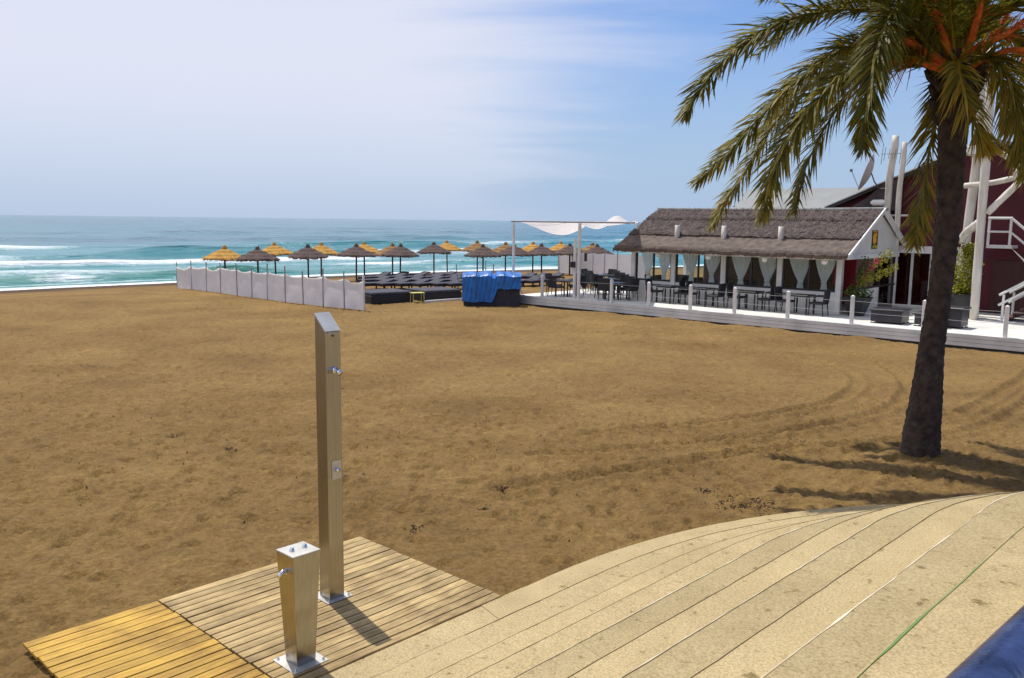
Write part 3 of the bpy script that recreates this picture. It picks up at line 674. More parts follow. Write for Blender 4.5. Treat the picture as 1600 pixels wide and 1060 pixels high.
# cut leaf bases round the crown
for kk in range(46):
    a_ = kk * 2.399; zb = CROWN.z - .62 + kk * .017; rr0 = float(np.interp(zb, tz, tr_)) * .9
    cxx = float(np.interp(zb, tz, tx)); d = Vector((math.cos(a_), math.sin(a_), 0)); b0 = Vector((cxx, PB.y, zb)) + d * rr0 - po
    ln = random.uniform(.12, .22); g = MB(); g.tube([b0, b0 + d * ln * .5 + Vector((0, 0, ln * .5)), b0 + d * ln * .75 + Vector((0, 0, ln))], [.055, .045, .028], 6); g.build('leaf_base', M['trunk'], palm)

def bez(P, n):
    P = [Vector(p) for p in P]; Q = [P[0] * 2 - P[1]] + P + [P[-1] * 2 - P[-2]]; out = []
    m_ = len(P) - 1
    for i_ in range(n):
        t = i_ / (n - 1) * m_; k_ = min(int(t), m_ - 1); f_ = t - k_
        a, b2, c, d = Q[k_], Q[k_ + 1], Q[k_ + 2], Q[k_ + 3]
        out.append(.5 * ((2 * b2) + (c - a) * f_ + (2 * a - 5 * b2 + 4 * c - d) * f_ ** 2 + (3 * b2 - a - 3 * c + d) * f_ ** 3))
    return out
def frond(ctrl, seed, dry=0.0, dens=1.0, leaf=.58):
    rd = random.Random(seed); C0 = CROWN
    P = bez([C0 + Vector((0, 0, -.1))] + ctrl, 60)
    Ln = sum((P[i_ + 1] - P[i_]).length for i_ in range(59))
    vs_, fs, tone = [], [], []
    # rachis
    for i_, p in enumerate(P):
        t = (P[min(i_ + 1, 59)] - P[max(i_ - 1, 0)]).normalized(); r = .034 * (1 - i_ / 59) ** .8 + .004
        sd0 = t.cross(Vector((0, 0, 1))); sd0 = sd0.normalized() if sd0.length > .05 else Vector((1, 0, 0)); nn = sd0.cross(t).normalized()
        for a_ in (0, 1, 2, 3): vs_.append(p + sd0 * r * math.cos(a_ * 1.571) + nn * r * .7 * math.sin(a_ * 1.571)); tone.append(.72 + .2 * dry)
    for i_ in range(59):
        for a_ in range(4): fs.append((i_ * 4 + a_, i_ * 4 + (a_ + 1) % 4, i_ * 4 + 4 + (a_ + 1) % 4, i_ * 4 + 4 + a_))
    n = int(Ln / .021 * dens)
    for i_ in range(n):
        t = .13 + .87 * (i_ + rd.random()) / n; fi = t * 59; k_ = min(int(fi), 58); p = P[k_].lerp(P[k_ + 1], fi - k_)
        tg = (P[min(k_ + 2, 59)] - P[max(k_ - 1, 0)]).normalized(); side = tg.cross(Vector((0, 0, 1)))
        side = side.normalized() if side.length > .05 else Vector((1, 0, 0)); nn = side.cross(tg).normalized()
        for sgn in (-1, 1):
            L0 = leaf * (math.sin(math.pi * min(1, .12 + .80 * t)) ** .6) * rd.uniform(.75, 1.1)
            if t > .9: L0 *= .85
            ph = rd.uniform(-.95, 1.05); d = (tg * rd.uniform(.8, 1.15) + (side * sgn * math.cos(ph) + nn * math.sin(ph)) * rd.uniform(.55, .9)).normalized()
            d2 = (d + Vector((0, 0, -1)) * rd.uniform(.10, .45)).normalized()
            wv = d.cross((nn + side * rd.uniform(-.8, .8))).normalized() * rd.uniform(.011, .017)
            if rd.random() < .5: wv = (wv + nn * .008)
            m0 = p + d * L0 * .45; m1 = m0 + d2 * L0 * .55
            o_ = len(vs_)
            vs_ += [p - wv * .6, p + wv * .6, m0 + wv, m0 - wv, m1]
            fs += [(o_, o_ + 1, o_ + 2, o_ + 3), (o_ + 3, o_ + 2, o_ + 4)]
            b_ = min(1, max(0, rd.gauss(.36, .17) + .30 * dry + (.28 * dry * t)))
            tone += [b_, b_, b_, b_, min(1, b_ + .12)]
    me = bpy.data.meshes.new('frond'); me.from_pydata([tuple(Vector(v) - po) for v in vs_], [], fs); me.update()
    a_ = me.attributes.new('tone', 'FLOAT', 'POINT'); a_.data.foreach_set('value', tone); me.materials.append(M['palm_leaf'])
    o = bpy.data.objects.new('frond', me); col.objects.link(o); o.parent = palm; return o
def F(*pts_): return [atY(px, py, PB.y + dy) for px, py, dy in pts_]
fr_list = [
 (F((1440, 55, -.2), (1345, 16, -.5), (1225, 34, -.8), (1130, 95, -1.0), (1068, 180, -1.1)), .15, 1.1),
 (F((1430, 80, -.1), (1330, 72, -.3), (1235, 135, -.5), (1160, 215, -.5), (1090, 285, -.5)), .35, 1.1),
 (F((1430, 92, .3), (1330, 92, .6), (1230, 170, .9), (1165, 265, 1.0), (1112, 352, 1.0)), .45, 1.1),
 (F((1430, 90, -.5), (1345, 100, -1.0), (1270, 165, -1.3), (1215, 250, -1.4), (1190, 342, -1.4)), .35, 1.1),
 (F((1430, 100, .2), (1355, 115, .5), (1295, 190, .7), (1258, 265, .8), (1240, 330, .8)), .2, 1.1),
 (F((1440, 60, -.6), (1400, 20, -1.1), (1375, 60, -1.5), (1358, 140, -1.6), (1350, 232, -1.6)), .05, 1.3),
 (F((1474, 125, .3), (1464, 170, .5), (1452, 240, .6), (1438, 320, .6), (1428, 385, .55)), .50, 1.0),
 (F((1496, 95, -.5), (1500, 118, -.8), (1512, 165, -.95), (1527, 205, -1.0), (1540, 232, -1.0)), .85, 1.0),
 (F((1540, 90, -.4), (1575, 120, -.7), (1592, 190, -.8), (1600, 280, -.8)), .55, 1.2),
 (F((1535, 105, .3), (1572, 140, .5), (1585, 200, .6), (1590, 262, .6)), .75, 1.1),
 (F((1550, 60, .0), (1620, 70, .1), (1660, 150, .2), (1675, 260, .2)), .4, 1.0),
 (F((1430, 70, .8), (1340, 70, 1.5), (1250, 130, 2.1), (1180, 210, 2.3)), .3, 1.0),
 (F((1430, 80, .9), (1350, 90, 1.7), (1290, 150, 2.3), (1240, 230, 2.5)), .3, 1.0),
 (F((1440, 40, .6), (1360, 0, 1.2), (1265, 20, 1.7), (1185, 85, 2.0)), .2, 1.0),
 (F((1470, 20, .3), (1425, -60, .6), (1340, -110, .9), (1240, -95, 1.2)), .1, 1.0),
 (F((1500, -10, .6), (1520, -120, 1.3), (1570, -170, 2.1), (1650, -130, 2.8)), .1, 1.0),
 (F((1545, 30, -.3), (1640, 0, -.8), (1740, 40, -1.2), (1810, 150, -1.4)), .2, 1.0),
 (F((1530, 10, -.6), (1590, -60, -1.3), (1680, -80, -2.0), (1760, -10, -2.5)), .2, 1.0),
 (F((1480, 70, .8), (1450, 40, 1.7), (1400, 60, 2.5), (1360, 130, 3.0)), .3, .9),
 (F((1510, 60, .9), (1550, 40, 1.9), (1600, 90, 2.9), (1625, 170, 3.3)), .3, .9),
 (F((1485, 10, -.8), (1470, -70, -1.7), (1455, -90, -2.6), (1440, -60, -3.2)), .1, 1.0),
 (F((1455, 10, -.5), (1400, -70, -1.1), (1310, -90, -1.8), (1210, -30, -2.3)), .1, 1.0),
 (F((1450, 20, .4), (1400, -60, 1.0), (1330, -110, 1.7), (1250, -115, 2.4)), .1, 1.0),
 (F((1430, -10, .1), (1350, -80, .2), (1250, -110, .3), (1150, -90, .5)), .1, 1.0),
 (F((1460, 0, .5), (1430, -80, 1.3), (1390, -110, 2.2), (1330, -80, 3.0)), .1, 1.0),
 (F((1440, 0, -.2), (1370, -80, -.4), (1270, -130, -.5), (1160, -130, -.4)), .1, 1.0),
 (F((1480, 0, .6), (1470, -90, 1.5), (1450, -120, 2.5), (1420, -80, 3.3)), .1, 1.0),
 (F((1440, 20, .2), (1380, -30, .5), (1290, -40, .9), (1190, 0, 1.4)), .1, 1.0),
 (F((1500, 20, -.2), (1510, -80, -.5), (1500, -180, -.9), (1450, -250, -1.4)), .0, .9),
 (F((1515, 10, .3), (1540, -90, .4), (1590, -170, .5), (1680, -210, .6)), .0, .9),
]
for i_, (c, dry, dn) in enumerate(fr_list): frond(c, 100 + i_, dry, dn * 1.15)
# orange flower stalks
for i_, (c, wd) in enumerate(((F((1455, 85, -.35), (1420, 66, -.6), (1386, 48, -.75)), .055), (F((1450, 100, -.3), (1410, 84, -.5), (1375, 92, -.6), (1352, 120, -.6)), .06),
                              (F((1525, 75, -.35), (1570, 55, -.6), (1602, 30, -.7)), .05), (F((1535, 95, -.3), (1580, 78, -.5), (1612, 82, -.55)), .05), (F((1476, 60, -.4), (1464, 20, -.6), (1455, -30, -.7)), .05), (F((1518, 60, -.4), (1530, 15, -.6), (1540, -35, -.7)), .06), (F((1545, 70, -.1), (1572, 25, -.2), (1590, -20, -.2)), .04))):
    rd = random.Random(300 + i_); P = bez([CROWN + Vector((0, -.1, .0))] + c, 14); g = MB()
    g.tube([p - po for p in P], [wd * (1 - .45 * q / 13) for q in range(14)], 7)
    for q in range(46):
        k_ = rd.randint(5, 13); p = P[k_]; tg = (P[13] - P[9]).normalized()
        d = (tg + Vector((rd.uniform(-.6, .6), rd.uniform(-.6, .6), rd.uniform(-.5, .4)))).normalized(); ln = rd.uniform(.2, .45)
        g.tube([p - po, p + d * ln * .5 - po, p + d * ln + Vector((0, 0, -.12)) - po], [.007, .006, .003], 3, False)
    g.build('flower_stalk', M['orange_stalk'], palm)

# ------------------------------------------------------------------ deck
deck = empty('wooden_deck', W(0, 0, DZ - .45), 0, 'white raised timber terrace deck along the beach', 'deck')
dof = W(0, 0, DZ - .45)
U0, U1, V1 = -.55, 30, 15
g = MB()
def slab(g, u0, u1, v0, v1, z0, z1):
    P = [W(u0, v0), W(u1, v0), W(u1, v1), W(u0, v1)]
    g.add([(p.x - dof.x, p.y - dof.y, z0 - dof.z) for p in P] + [(p.x - dof.x, p.y - dof.y, z1 - dof.z) for p in P], [(3, 2, 1, 0), (4, 5, 6, 7), (0, 1, 5, 4), (1, 2, 6, 5), (2, 3, 7, 6), (3, 0, 4, 7)]); return g
nfl = 62
for q in range(nfl):
    v0 = q * V1 / nfl; slab(g, U0, U1, v0 + .004, v0 + V1 / nfl - .004, DZ - .035, DZ)
fl = g.build('floor', M['deck_floor'], deck); fl['kind'] = 'stuff'
g = MB(); slab(g, U0 + .02, U1, .05, V1, DZ - .9, DZ - .037); g.build('underframe', M['dark_roof'], deck)
for k_ in range(3):
    uu = U0
    while uu < U1 - .1:
        ue = min(uu + 4.4 + .5 * math.sin(k_ * 3 + uu), U1)
        g = MB(); slab(g, uu, ue - .006, -.028, -.002, DZ - .002 - (k_ + 1) * .13 + .010, DZ - .002 - k_ * .13); g.build('fascia_board', M['fascia'], deck); uu = ue
    g = MB(); slab(g, U0 - .03, U0 - .004, -.02, V1, DZ - .002 - (k_ + 1) * .13 + .010, DZ - .002 - k_ * .13); g.build('fascia_board', M['fascia'], deck)

# deck railing: short white posts and two wires
rl = empty('deck_railing', W(0, .1, DZ), 0, 'row of short white posts with thin wires along the deck edge', 'railing'); rof = W(0, .1, DZ)
pu = [onv(px, py, .12)[0] for px, py in ((847, 464), (955, 474), (1013, 479), (1078, 485), (1147, 491), (1230, 499), (1330, 507), (1442, 516), (1570, 527))] + [22.3, 24.8]
RM = rotz(DROT)
for q, u in enumerate(pu):
    p = W(u, .12, DZ) - rof; hh = .98
    g = MB(); g.box((p.x, p.y, hh / 2), (.115, .115, hh), RM, bev=.012); g.add([Vector((p.x, p.y, hh)) + RM @ Vector((sx * .045, sy * .045, 0)) for sx, sy in ((-1, -1), (1, -1), (1, 1), (-1, 1))] + [(p.x, p.y, hh + .03)], [(0, 1, 4), (1, 2, 4), (2, 3, 4), (3, 0, 4)]); g.build('post', M['white_wood'], rl)
for hz_ in (.42, .80):
    g = MB(); P = []
    for q, u in enumerate(pu):
        P.append(W(u, .12, DZ + hz_) - rof)
        if q < len(pu) - 1: P.append(W((u + pu[q + 1]) / 2, .12, DZ + hz_ - .02) - rof)
    g.tube(P, .006, 5); g.build('wire', M['wire'], rl)

# ------------------------------------------------------------------ thatched pavilion
pav = empty('thatched_pavilion', W(9, 5, DZ), 0, 'long white glazed pavilion with a dark thatched roof', 'building'); pof = W(9, 5, DZ)
def PW(u, v, z): return W(u, v, z) - pof
EV, EZ, RV, RZ, BV, BZ = 1.85, 1.86, 5.4, 3.60, 7.75, 2.42
UL, UR = 3.55, 14.0
def pbox(name, u0, u1, v0, v1, z0, z1, m, parent=None, bev=0.):
    g = MB(); c = PW((u0 + u1) / 2, (v0 + v1) / 2, (z0 + z1) / 2); g.box(c, (u1 - u0, v1 - v0, z1 - z0), RM, bev=bev); return g.build(name, m, pav if parent is None else parent)
# thatch: three overlapping courses on the front slope, displaced and frayed
rows_t = [(0.0, .36, M['thatch_low']), (.33, .76, M['thatch']), (.73, 1.0, M['thatch'])]
roof = None
for ci, (ta, tb, mm_) in enumerate(rows_t):
    nu, nt_ = 330, 34
    uu = np.linspace(UL, UR, nu); tt = np.linspace(ta, tb, nt_)
    U_, T__ = np.meshgrid(uu, tt)
    frayed = T__ - (T__ == ta) * (.012 + .02 * vnoise(U_ * 9, U_ * 0, 4 + ci))
    lift = .07 * (1 - (T__ - ta) / (tb - ta)) + .12 if ci else .04 * (1 - (T__ - ta) / (tb - ta)) + .10
    amp_ = .05 if ci else .02
    dz_ = lift + amp_ * fbm(U_ * 3.5, T__ * 16, 4, 40 + ci) * 2 + .02 * fbm(U_ * 14, T__ * 30, 2, 60 + ci) - .05 * np.sin((U_ - UL) / (UR - UL) * math.pi) * (T__ > .8)
    VV = EV + (RV - EV) * frayed; ZZ2 = EZ + (RZ - EZ) * frayed + dz_
    topv = [[(lambda p: (p.x, p.y, p.z))(PW(float(U_[a, b2]), float(VV[a, b2]), float(ZZ2[a, b2]))) for b2 in range(nu)] for a in range(nt_)]
    g = MB(); g.grid(topv)
    # front lip and end faces
    lip = [[topv[0][b2] for b2 in range(nu)], [tuple(PW(float(uu[b2]), float(VV[0, b2]) + .05, float(ZZ2[0, b2]) - .13 - .04 * random.random())) for b2 in range(nu)]]
    g.grid(lip[::-1])
    for b2 in (0, nu - 1):
        e_ = [[topv[a][b2] for a in range(nt_)], [tuple(Vector(topv[a][b2]) - Vector((0, 0, .15))) for a in range(nt_)]]
        g.grid(e_)
    if roof is None: roof = g.build('roof', mm_, pav, False)
    else: g.build('thatch_course', mm_, roof, False)
# straw ends hanging off the courses
for ci, (t0, n_) in enumerate(((0.0, 1700), (.33, 1100), (.73, 1100))):
    g = MB()
    for _ in range(n_):
        u = random.uniform(UL, UR); v = EV + (RV - EV) * t0; z = EZ + (RZ - EZ) * t0 + (.26 if ci else .23); l_ = random.uniform(.05, .16); du = random.uniform(-.05, .05)
        a, b2, c = PW(u - .008, v + .03, z), PW(u + .008, v + .03, z), PW(u + du, v - l_ * .6, z - l_ * .9)
        g.add([a, b2, c], [(0, 1, 2)])
    o = g.build('straw_fringe', M['thatch_low'] if ci == 0 else M['thatch'], roof); o['kind'] = 'stuff'
# loose straw over the whole front slope so the surface reads as bundles
g = MB()
for _ in range(5200):
    u = random.uniform(UL, UR); t = random.uniform(.36, .99); v = EV + (RV - EV) * t; z = EZ + (RZ - EZ) * t + random.uniform(.15, .24)
    l_ = random.uniform(.10, .28); du = random.uniform(-.07, .07); sl_ = (RZ - EZ) / (RV - EV)
    g.add([PW(u - .012, v, z), PW(u + .012, v, z), PW(u + du, v - l_, z - l_ * sl_ + random.uniform(-.02, .05))], [(0, 1, 2)])
o = g.build('loose_straw', M['thatch'], roof); o['kind'] = 'stuff'
# back slope and ridge cap
g = MB(); g.grid([[PW(u, RV, RZ + .12) for u in (UL, UR)], [PW(u, BV, BZ + .12) for u in (UL, UR)]]); g.grid([[PW(u, RV, RZ - .10) for u in (UL, UR)], [PW(u, BV, BZ - .02) for u in (UL, UR)]]); g.build('back_slope', M['thatch'], roof)
g = MB(); g.grid([[PW(u, EV + .25, EZ + .02) for u in (UL + .05, UR - .05)], [PW(u, RV, RZ - .06) for u in (UL + .05, UR - .05)]]); g.build('soffit', M['white_wall'], roof)
g = MB(); g.tube([PW(u, RV, RZ + .12 - .04 * math.sin((u - UL) / (UR - UL) * math.pi)) for u in np.linspace(UL - .02, UR + .12, 24)], .075, 8); g.build('ridge_cap', M['grey_roof'], roof)
# eave beam, posts, logs through the roof
pbox('eave_beam', UL + .3, UR - .25, EV + .10, EV + .18, EZ - .09, EZ + .02, M['white_wood'])
VP = 3.05
ups = [onv(px, 450, VP)[0] for px in (990, 1052, 1130, 1218, 1311)]
for q, u in enumerate(ups):
    pbox('post', u - .11, u + .11, VP - .11, VP + .11, DZ, EZ + .55, M['white_wood'], None, .015)
    zt = EZ + (RZ - EZ) * (VP - .12 - EV) / (RV - EV)
    if 0 < q < 4:
        uq = onv((1058, 1131, 1220)[q - 1], 370, VP - .12)[0]
        g = MB(); g.tube([PW(uq, VP - .12, zt - .3), PW(uq, VP - .12, zt + .18), PW(uq, VP - .12, zt + .60)], [.11, .115, .105], 12); g.build('roof_log', M['white_log'], pav, True)
pbox('post', 13.70, 13.90, 7.45, 7.65, DZ, BZ + .2, M['white_wood'], None, .015)
pbox('post', ups[0] - .1, ups[0] + .1, 7.45, 7.65, DZ, BZ + .2, M['white_wood'], None, .015)
pbox('head_beam', ups[0], ups[-1], VP - .06, VP + .06, EZ + .12, EZ + .36, M['white_wood'])
# bays: low parapet, dark frames, glass, curtains
for q in range(4):
    ua, ub = ups[q] + .113, ups[q + 1] - .113; um = (ua + ub) / 2
    pbox('parapet_panel', ua, ub, VP - .05, VP + .05, DZ, DZ + .82, M['white_wall'])
    wf = pbox('window', ua, ub, VP - .03, VP + .03, DZ + .823, DZ + .90, M['black_wood'])
    for uu_ in (ua + .03, um, ub - .03): pbox('mullion', uu_ - .035, uu_ + .035, VP - .034, VP + .034, DZ + .90, EZ + .115, M['black_wood'], wf)
    for (a, b2) in ((ua + .065, um - .035), (um + .035, ub - .065)): pbox('pane', a, b2, VP - .004, VP + .004, DZ + .90, EZ + .115, M['glass'], wf)
pbox('back_sill', ups[0], 13.45, 7.5, 7.56, DZ, DZ + .3, M['white_wall'])
wf = pbox('back_window', ups[0] + .1, ups[0] + 1.0, 7.5, 7.56, DZ + .302, DZ + .38, M['black_wood']); pbox('pane', ups[0] + .1, ups[0] + 1.0, 7.52, 7.53, DZ + .38, BZ, M['glass'], wf)
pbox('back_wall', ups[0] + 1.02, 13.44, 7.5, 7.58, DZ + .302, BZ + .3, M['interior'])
# gable end on the right
GU = 13.86
g = MB(); gp = [PW(GU, EV + .22, EZ + .10), PW(GU, 7.6, EZ + .10), PW(GU, 7.6, BZ + .02), PW(GU, RV, RZ - .05)]
gq = [p + Vector((DE.x, DE.y, 0)) * .05 for p in gp]; n4 = len(gp)
g.add(gp + gq, [tuple(range(n4))[::-1], tuple(range(n4, 2 * n4))] + [(a, (a + 1) % n4, n4 + (a + 1) % n4, n4 + a) for a in range(n4)]); gw = g.build('gable_wall', M['white_wall'], pav)
pbox('gable_beam', GU - .03, GU + .09, EV + .2, 7.62, EZ - .06, EZ + .11, M['white_wood'])
for (va, za, vb, zb, wd) in ((EV + .05, EZ + .13, RV + .03, RZ + .20, .16), (RV - .03, RZ + .20, BV + .55, BZ - .18, .30)):
    g = MB(); a0, a1 = PW(UR + .02, va, za), PW(UR + .02, vb, zb); o3 = Vector((DE.x, DE.y, 0)) * .06; dn_ = Vector((0, 0, -wd))
    g.add([a0, a1, a1 + dn_, a0 + dn_, a0 + o3, a1 + o3, a1 + dn_ + o3, a0 + dn_ + o3], [(0, 1, 2, 3), (7, 6, 5, 4), (0, 4, 5, 1), (1, 5, 6, 2), (2, 6, 7, 3), (3, 7, 4, 0)])
    g.build('barge_board', M['white_wood'], gw)
# gable lower: red back wall seen through, white knee wall, dark glazing
pbox('parapet_panel', GU - .03, GU + .05, VP + .12, 5.6, DZ, DZ + .95, M['white_wall'])
wf = pbox('window', GU - .03, GU + .05, VP + .12, 7.44, DZ + .953, DZ + 1.02, M['black_wood'])
pbox('pane', GU + .005, GU + .015, VP + .14, 5.6, DZ + 1.02, EZ - .065, M['glass'], wf)
pbox('pane', GU + .005, GU + .015, 5.68, 7.43, DZ, EZ + .115, M['glass_dark'], wf); pbox('mullion', GU - .03, GU + .05, 5.6, 5.68, DZ, EZ + .115, M['black_wood'], wf)
pbox('red_partition', 12.55, 13.3, 6.1, 6.2, DZ, EZ + .2, M['red_wall'])
pbox('red_partition', 11.3, 12.2, 7.35, 7.45, DZ, BZ, M['red_wall'])

# emblem sign on the gable
sg = empty('gable_sign', W(GU + .06, RV - .62, 2.52), 0, 'small yellow and dark emblem sign on the white gable', 'sign'); so = W(GU + .06, RV - .62, 2.52)
def sgq(name, v0, v1, z0, z1, off_, m, poly=None):
    g = MB(); poly = poly or [(v0, z0), (v1, z0), (v1, z1), (v0, z1)]
    a = [W(GU + .06 + off_, RV - .62 + v, 2.52 + z) - so for v, z in poly]; b2 = [p + Vector((DE.x, DE.y, 0)) * .012 for p in a]; k_ = len(a)
    g.add(a + b2, [tuple(range(k_))[::-1], tuple(range(k_, 2 * k_))] + [(q, (q + 1) % k_, k_ + (q + 1) % k_, k_ + q) for q in range(k_)]); return g.build(name, m, sg)
sgq('panel', -.30, .30, -.36, .36, 0, M['sign_dark'])
sgq('figure', 0, 0, 0, 0, .0135, M['sign_yellow'], [(-.22, -.12), (-.08, -.17), (.10, -.12), (.16, .02), (.08, .10), (.20, .20), (.10, .26), (-.16, .24), (-.24, .10)])
sgq('band', -.22, .22, .29, .335, .0135, M['sign_yellow']); sgq('foot', 0, 0, 0, 0, .0135, M['sign_green'], [(-.22, -.34), (-.02, -.31), (.0, -.20), (-.14, -.19), (-.23, -.24)]); sgq('foot', 0, 0, 0, 0, .0135, M['sign_yellow'], [(.03, -.34), (.22, -.32), (.20, -.22), (.08, -.20)])

# curtains: tied white drapes behind the glass
def curtain(u0, u1, utie, idx, v=VP + .12):
    rv = random.Random(idx + 3); zt, zb, zk = EZ + .18, DZ + .86, DZ + 1.15 + rv.uniform(-.10, .14); u0 += rv.uniform(-.03, .06); u1 -= rv.uniform(-.03, .08); utie += rv.uniform(-.08, .08)
    nu, nz2 = 36, 30; P = []
    for a in range(nz2):
        t = a / (nz2 - 1); z = zt + (zb - zt) * t
        tk = (zt - zk) / (zt - zb)
        if t < tk: s_ = 1 - .80 * (t / tk) ** 1.7
        else: s_ = .20 + .12 * (t - tk) / (1 - tk)
        row = []
        for b2 in range(nu):
            f_ = b2 / (nu - 1); u = utie + (u0 + (u1 - u0) * f_ - utie) * float(s_)
            row.append(W(u, v + .04 * math.sin(f_ * 34) * (.6 + .4 * float(s_)), z))
        P.append(row)
    g = MB(); base = W((u0 + u1) / 2, v, zb); g.grid([[p - base for p in r] for r in P]); root = empty('curtain', base, 0, f'pale tied-back curtain behind the pavilion glass, {ORD[idx]} from the left', 'curtain', 'tied curtains in the pavilion windows')
    g.build('drape', M['curtain'], root, True); g = MB(); tp = W(utie, v, zk) - base
    wd = abs(u1 - u0) * .12
    g.tube([tp + Vector((DE.x, DE.y, 0)) * wd * math.cos(a) + Vector((DN.x, DN.y, 0)) * .07 * math.sin(a) for a in np.linspace(0, 6.28, 14)], .02, 6); g.build('tie', M['curtain'], root, True)
ci = 0
for q in range(4):
    ua, ub = ups[q] + .15, ups[q + 1] - .15; um = (ua + ub) / 2
    curtain(ua + .10, um - .02, (ua + um) / 2 + .08, ci); ci += 1
    curtain(um + .12, ub, (um + ub) / 2 + .06, ci); ci += 1
# globe lamps under the eave
for q in range(4):
    u = ups[q + 1] - .28; p = W(u, EV + .35, EZ + .02); r = empty('globe_lamp', p, 0, f'small white globe lamp under the thatched eave, {ORD[q]} from the left', 'lamp', 'globe lamps under the eave')
    bm_pts = []; g = MB()
    n1_, n2_ = 8, 12
    for a in range(n1_ + 1):
        th = math.pi * a / n1_
        for b2 in range(n2_): bm_pts.append((.13 * math.sin(th) * math.cos(6.283 * b2 / n2_), .13 * math.sin(th) * math.sin(6.283 * b2 / n2_), -.18 + .13 * math.cos(th)))
    g.add(bm_pts, [(a * n2_ + b2, a * n2_ + (b2 + 1) % n2_, (a + 1) * n2_ + (b2 + 1) % n2_, (a + 1) * n2_ + b2) for a in range(n1_) for b2 in range(n2_)]); g.build('globe', M['globe'], r, True)
    g = MB(); g.tube([(0, 0, -.06), (0, 0, .06)], .012, 6); g.build('stem', M['grey_metal'], r)

# ------------------------------------------------------------------ chairs and tables
def make_chair():
    r = empty('wicker_chair')
    g = MB(); g.box((0, 0, .42), (.50, .50, .07), bev=.02); g.build('seat', M['dark_wicker'], r)
    g = MB(); P = []
    for a in range(7):
        z = .44 + .46 * a / 6; P.append([(x, .23 + .05 * a / 6 + .05 * (1 - (x / .25) ** 2), z) for x in np.linspace(-.25, .25, 7)])
    g.grid(P); g.grid([[(x, y + .035, z) for x, y, z in row] for row in P][::-1])
    for c_ in (0, 6): g.grid([[P[a][c_] for a in range(7)], [(P[a][c_][0], P[a][c_][1] + .035, P[a][c_][2]) for a in range(7)]])
    g.grid([[(x, y, z) for x, y, z in P[6]], [(x, y + .035, z) for x, y, z in P[6]]]); g.build('backrest', M['dark_wicker'], r)
    for s_ in (-1, 1):
        g = MB(); g.tube([(s_ * .25, -.22, .42), (s_ * .26, -.22, .64), (s_ * .26, -.10, .665), (s_ * .26, .25, .67)], .022, 6); g.build('armrest', M['dark_wicker'], r)
        g = MB(); g.tube([(s_ * .22, -.22, .40), (s_ * .235, -.235, 0)], [.022, .017], 6); g.build('leg', M['dark_wicker'], r)
        g = MB(); g.tube([(s_ * .22, .22, .40), (s_ * .235, .26, 0)], [.022, .017], 6); g.build('leg', M['dark_wicker'], r)
    return r
def make_table(w=.8, d=.8):
    r = empty('dining_table'); g = MB(); g.box((0, 0, .735), (w, d, .03), bev=.008); g.build('table_top', M['table_top'], r)
    g = MB(); g.box((0, 0, .69), (w - .1, d - .1, .06)); g.build('apron', M['dark_wicker'], r)
    for sx in (-1, 1):
        for sy in (-1, 1):
            g = MB(); g.box((sx * (w / 2 - .06), sy * (d / 2 - .06), .36), (.05, .05, .72)); g.build('leg', M['dark_wicker'], r)
    return r
chair0 = make_chair(); table0 = make_table(); used = {'c': False, 't': False}
def put(kind, u, v, rz, label, group, cat):
    src = chair0 if kind == 'c' else table0
    if not used[kind]: o = src; used[kind] = True
    else: o = copy_tree(src)
    if kind == 'c': o.scale = (1.12, 1.12, 1.1)
    o.location = W(u, v, DZ); o.rotation_euler = (0, 0, DROT + rz); tag(o, label, cat, group); return o
tu = [onv(px, 468, 1.9)[0] for px in (1042, 1096, 1172, 1252)]
jit = random.Random(5)
n_c = 0
for q, u in enumerate(tu):
    put('t', u, 1.95, 0, f'dark square table before the glazed pavilion, {ORD[q]} from the left', 'tables before the pavilion', 'table')
    for sgn in (-1, 1):
        put('c', u + sgn * .66, 1.95 + jit.uniform(-.12, .1), -sgn * math.pi / 2 + jit.uniform(-.15, .15), f'dark wicker chair before the glazed pavilion, {ORD[n_c]} from the left in the row', 'chairs before the pavilion', 'chair'); n_c += 1
# under the sail on the left: four tables with four chairs each
lt = [(1.35, 1.2), (3.9, 1.6), (1.9, 3.7), (4.6, 4.6), (-.1, 5.8)]
nm = ['front left', 'front right', 'rear left', 'rear right', 'farthest']
for q, (u, v) in enumerate(lt):
    put('t', u, v, .05, f'dark square table under the white sail, {nm[q]} of the five', 'tables under the sail', 'table')
    for a, side in ((0, 'seaward'), (1, 'right'), (2, 'near'), (3, 'left')):
        th = a * math.pi / 2; du, dv = -math.sin(th) * -1, math.cos(th)
        put('c', u + du * .70, v + dv * .70, -th + jit.uniform(-.2, .2), f'dark wicker chair on the {side} side of the {nm[q]} table under the sail', 'chairs under the sail', 'chair')
# inside the pavilion
for q, u in enumerate((5.2, 7.4, 9.6, 11.6)):
    put('t', u, 4.5, 0, f'dark table inside the glazed pavilion, {ORD[q]} from the left', 'tables inside the pavilion', 'table')
    for a, side in ((0, 'far'), (1, 'right'), (3, 'left')):
        th = a * math.pi / 2; du, dv = math.sin(th), math.cos(th)
        put('c', u + du * .68, 4.5 + dv * .68, -th, f'dark chair on the {side} side of the {ORD[q]} table inside the pavilion', 'chairs inside the pavilion', 'chair')

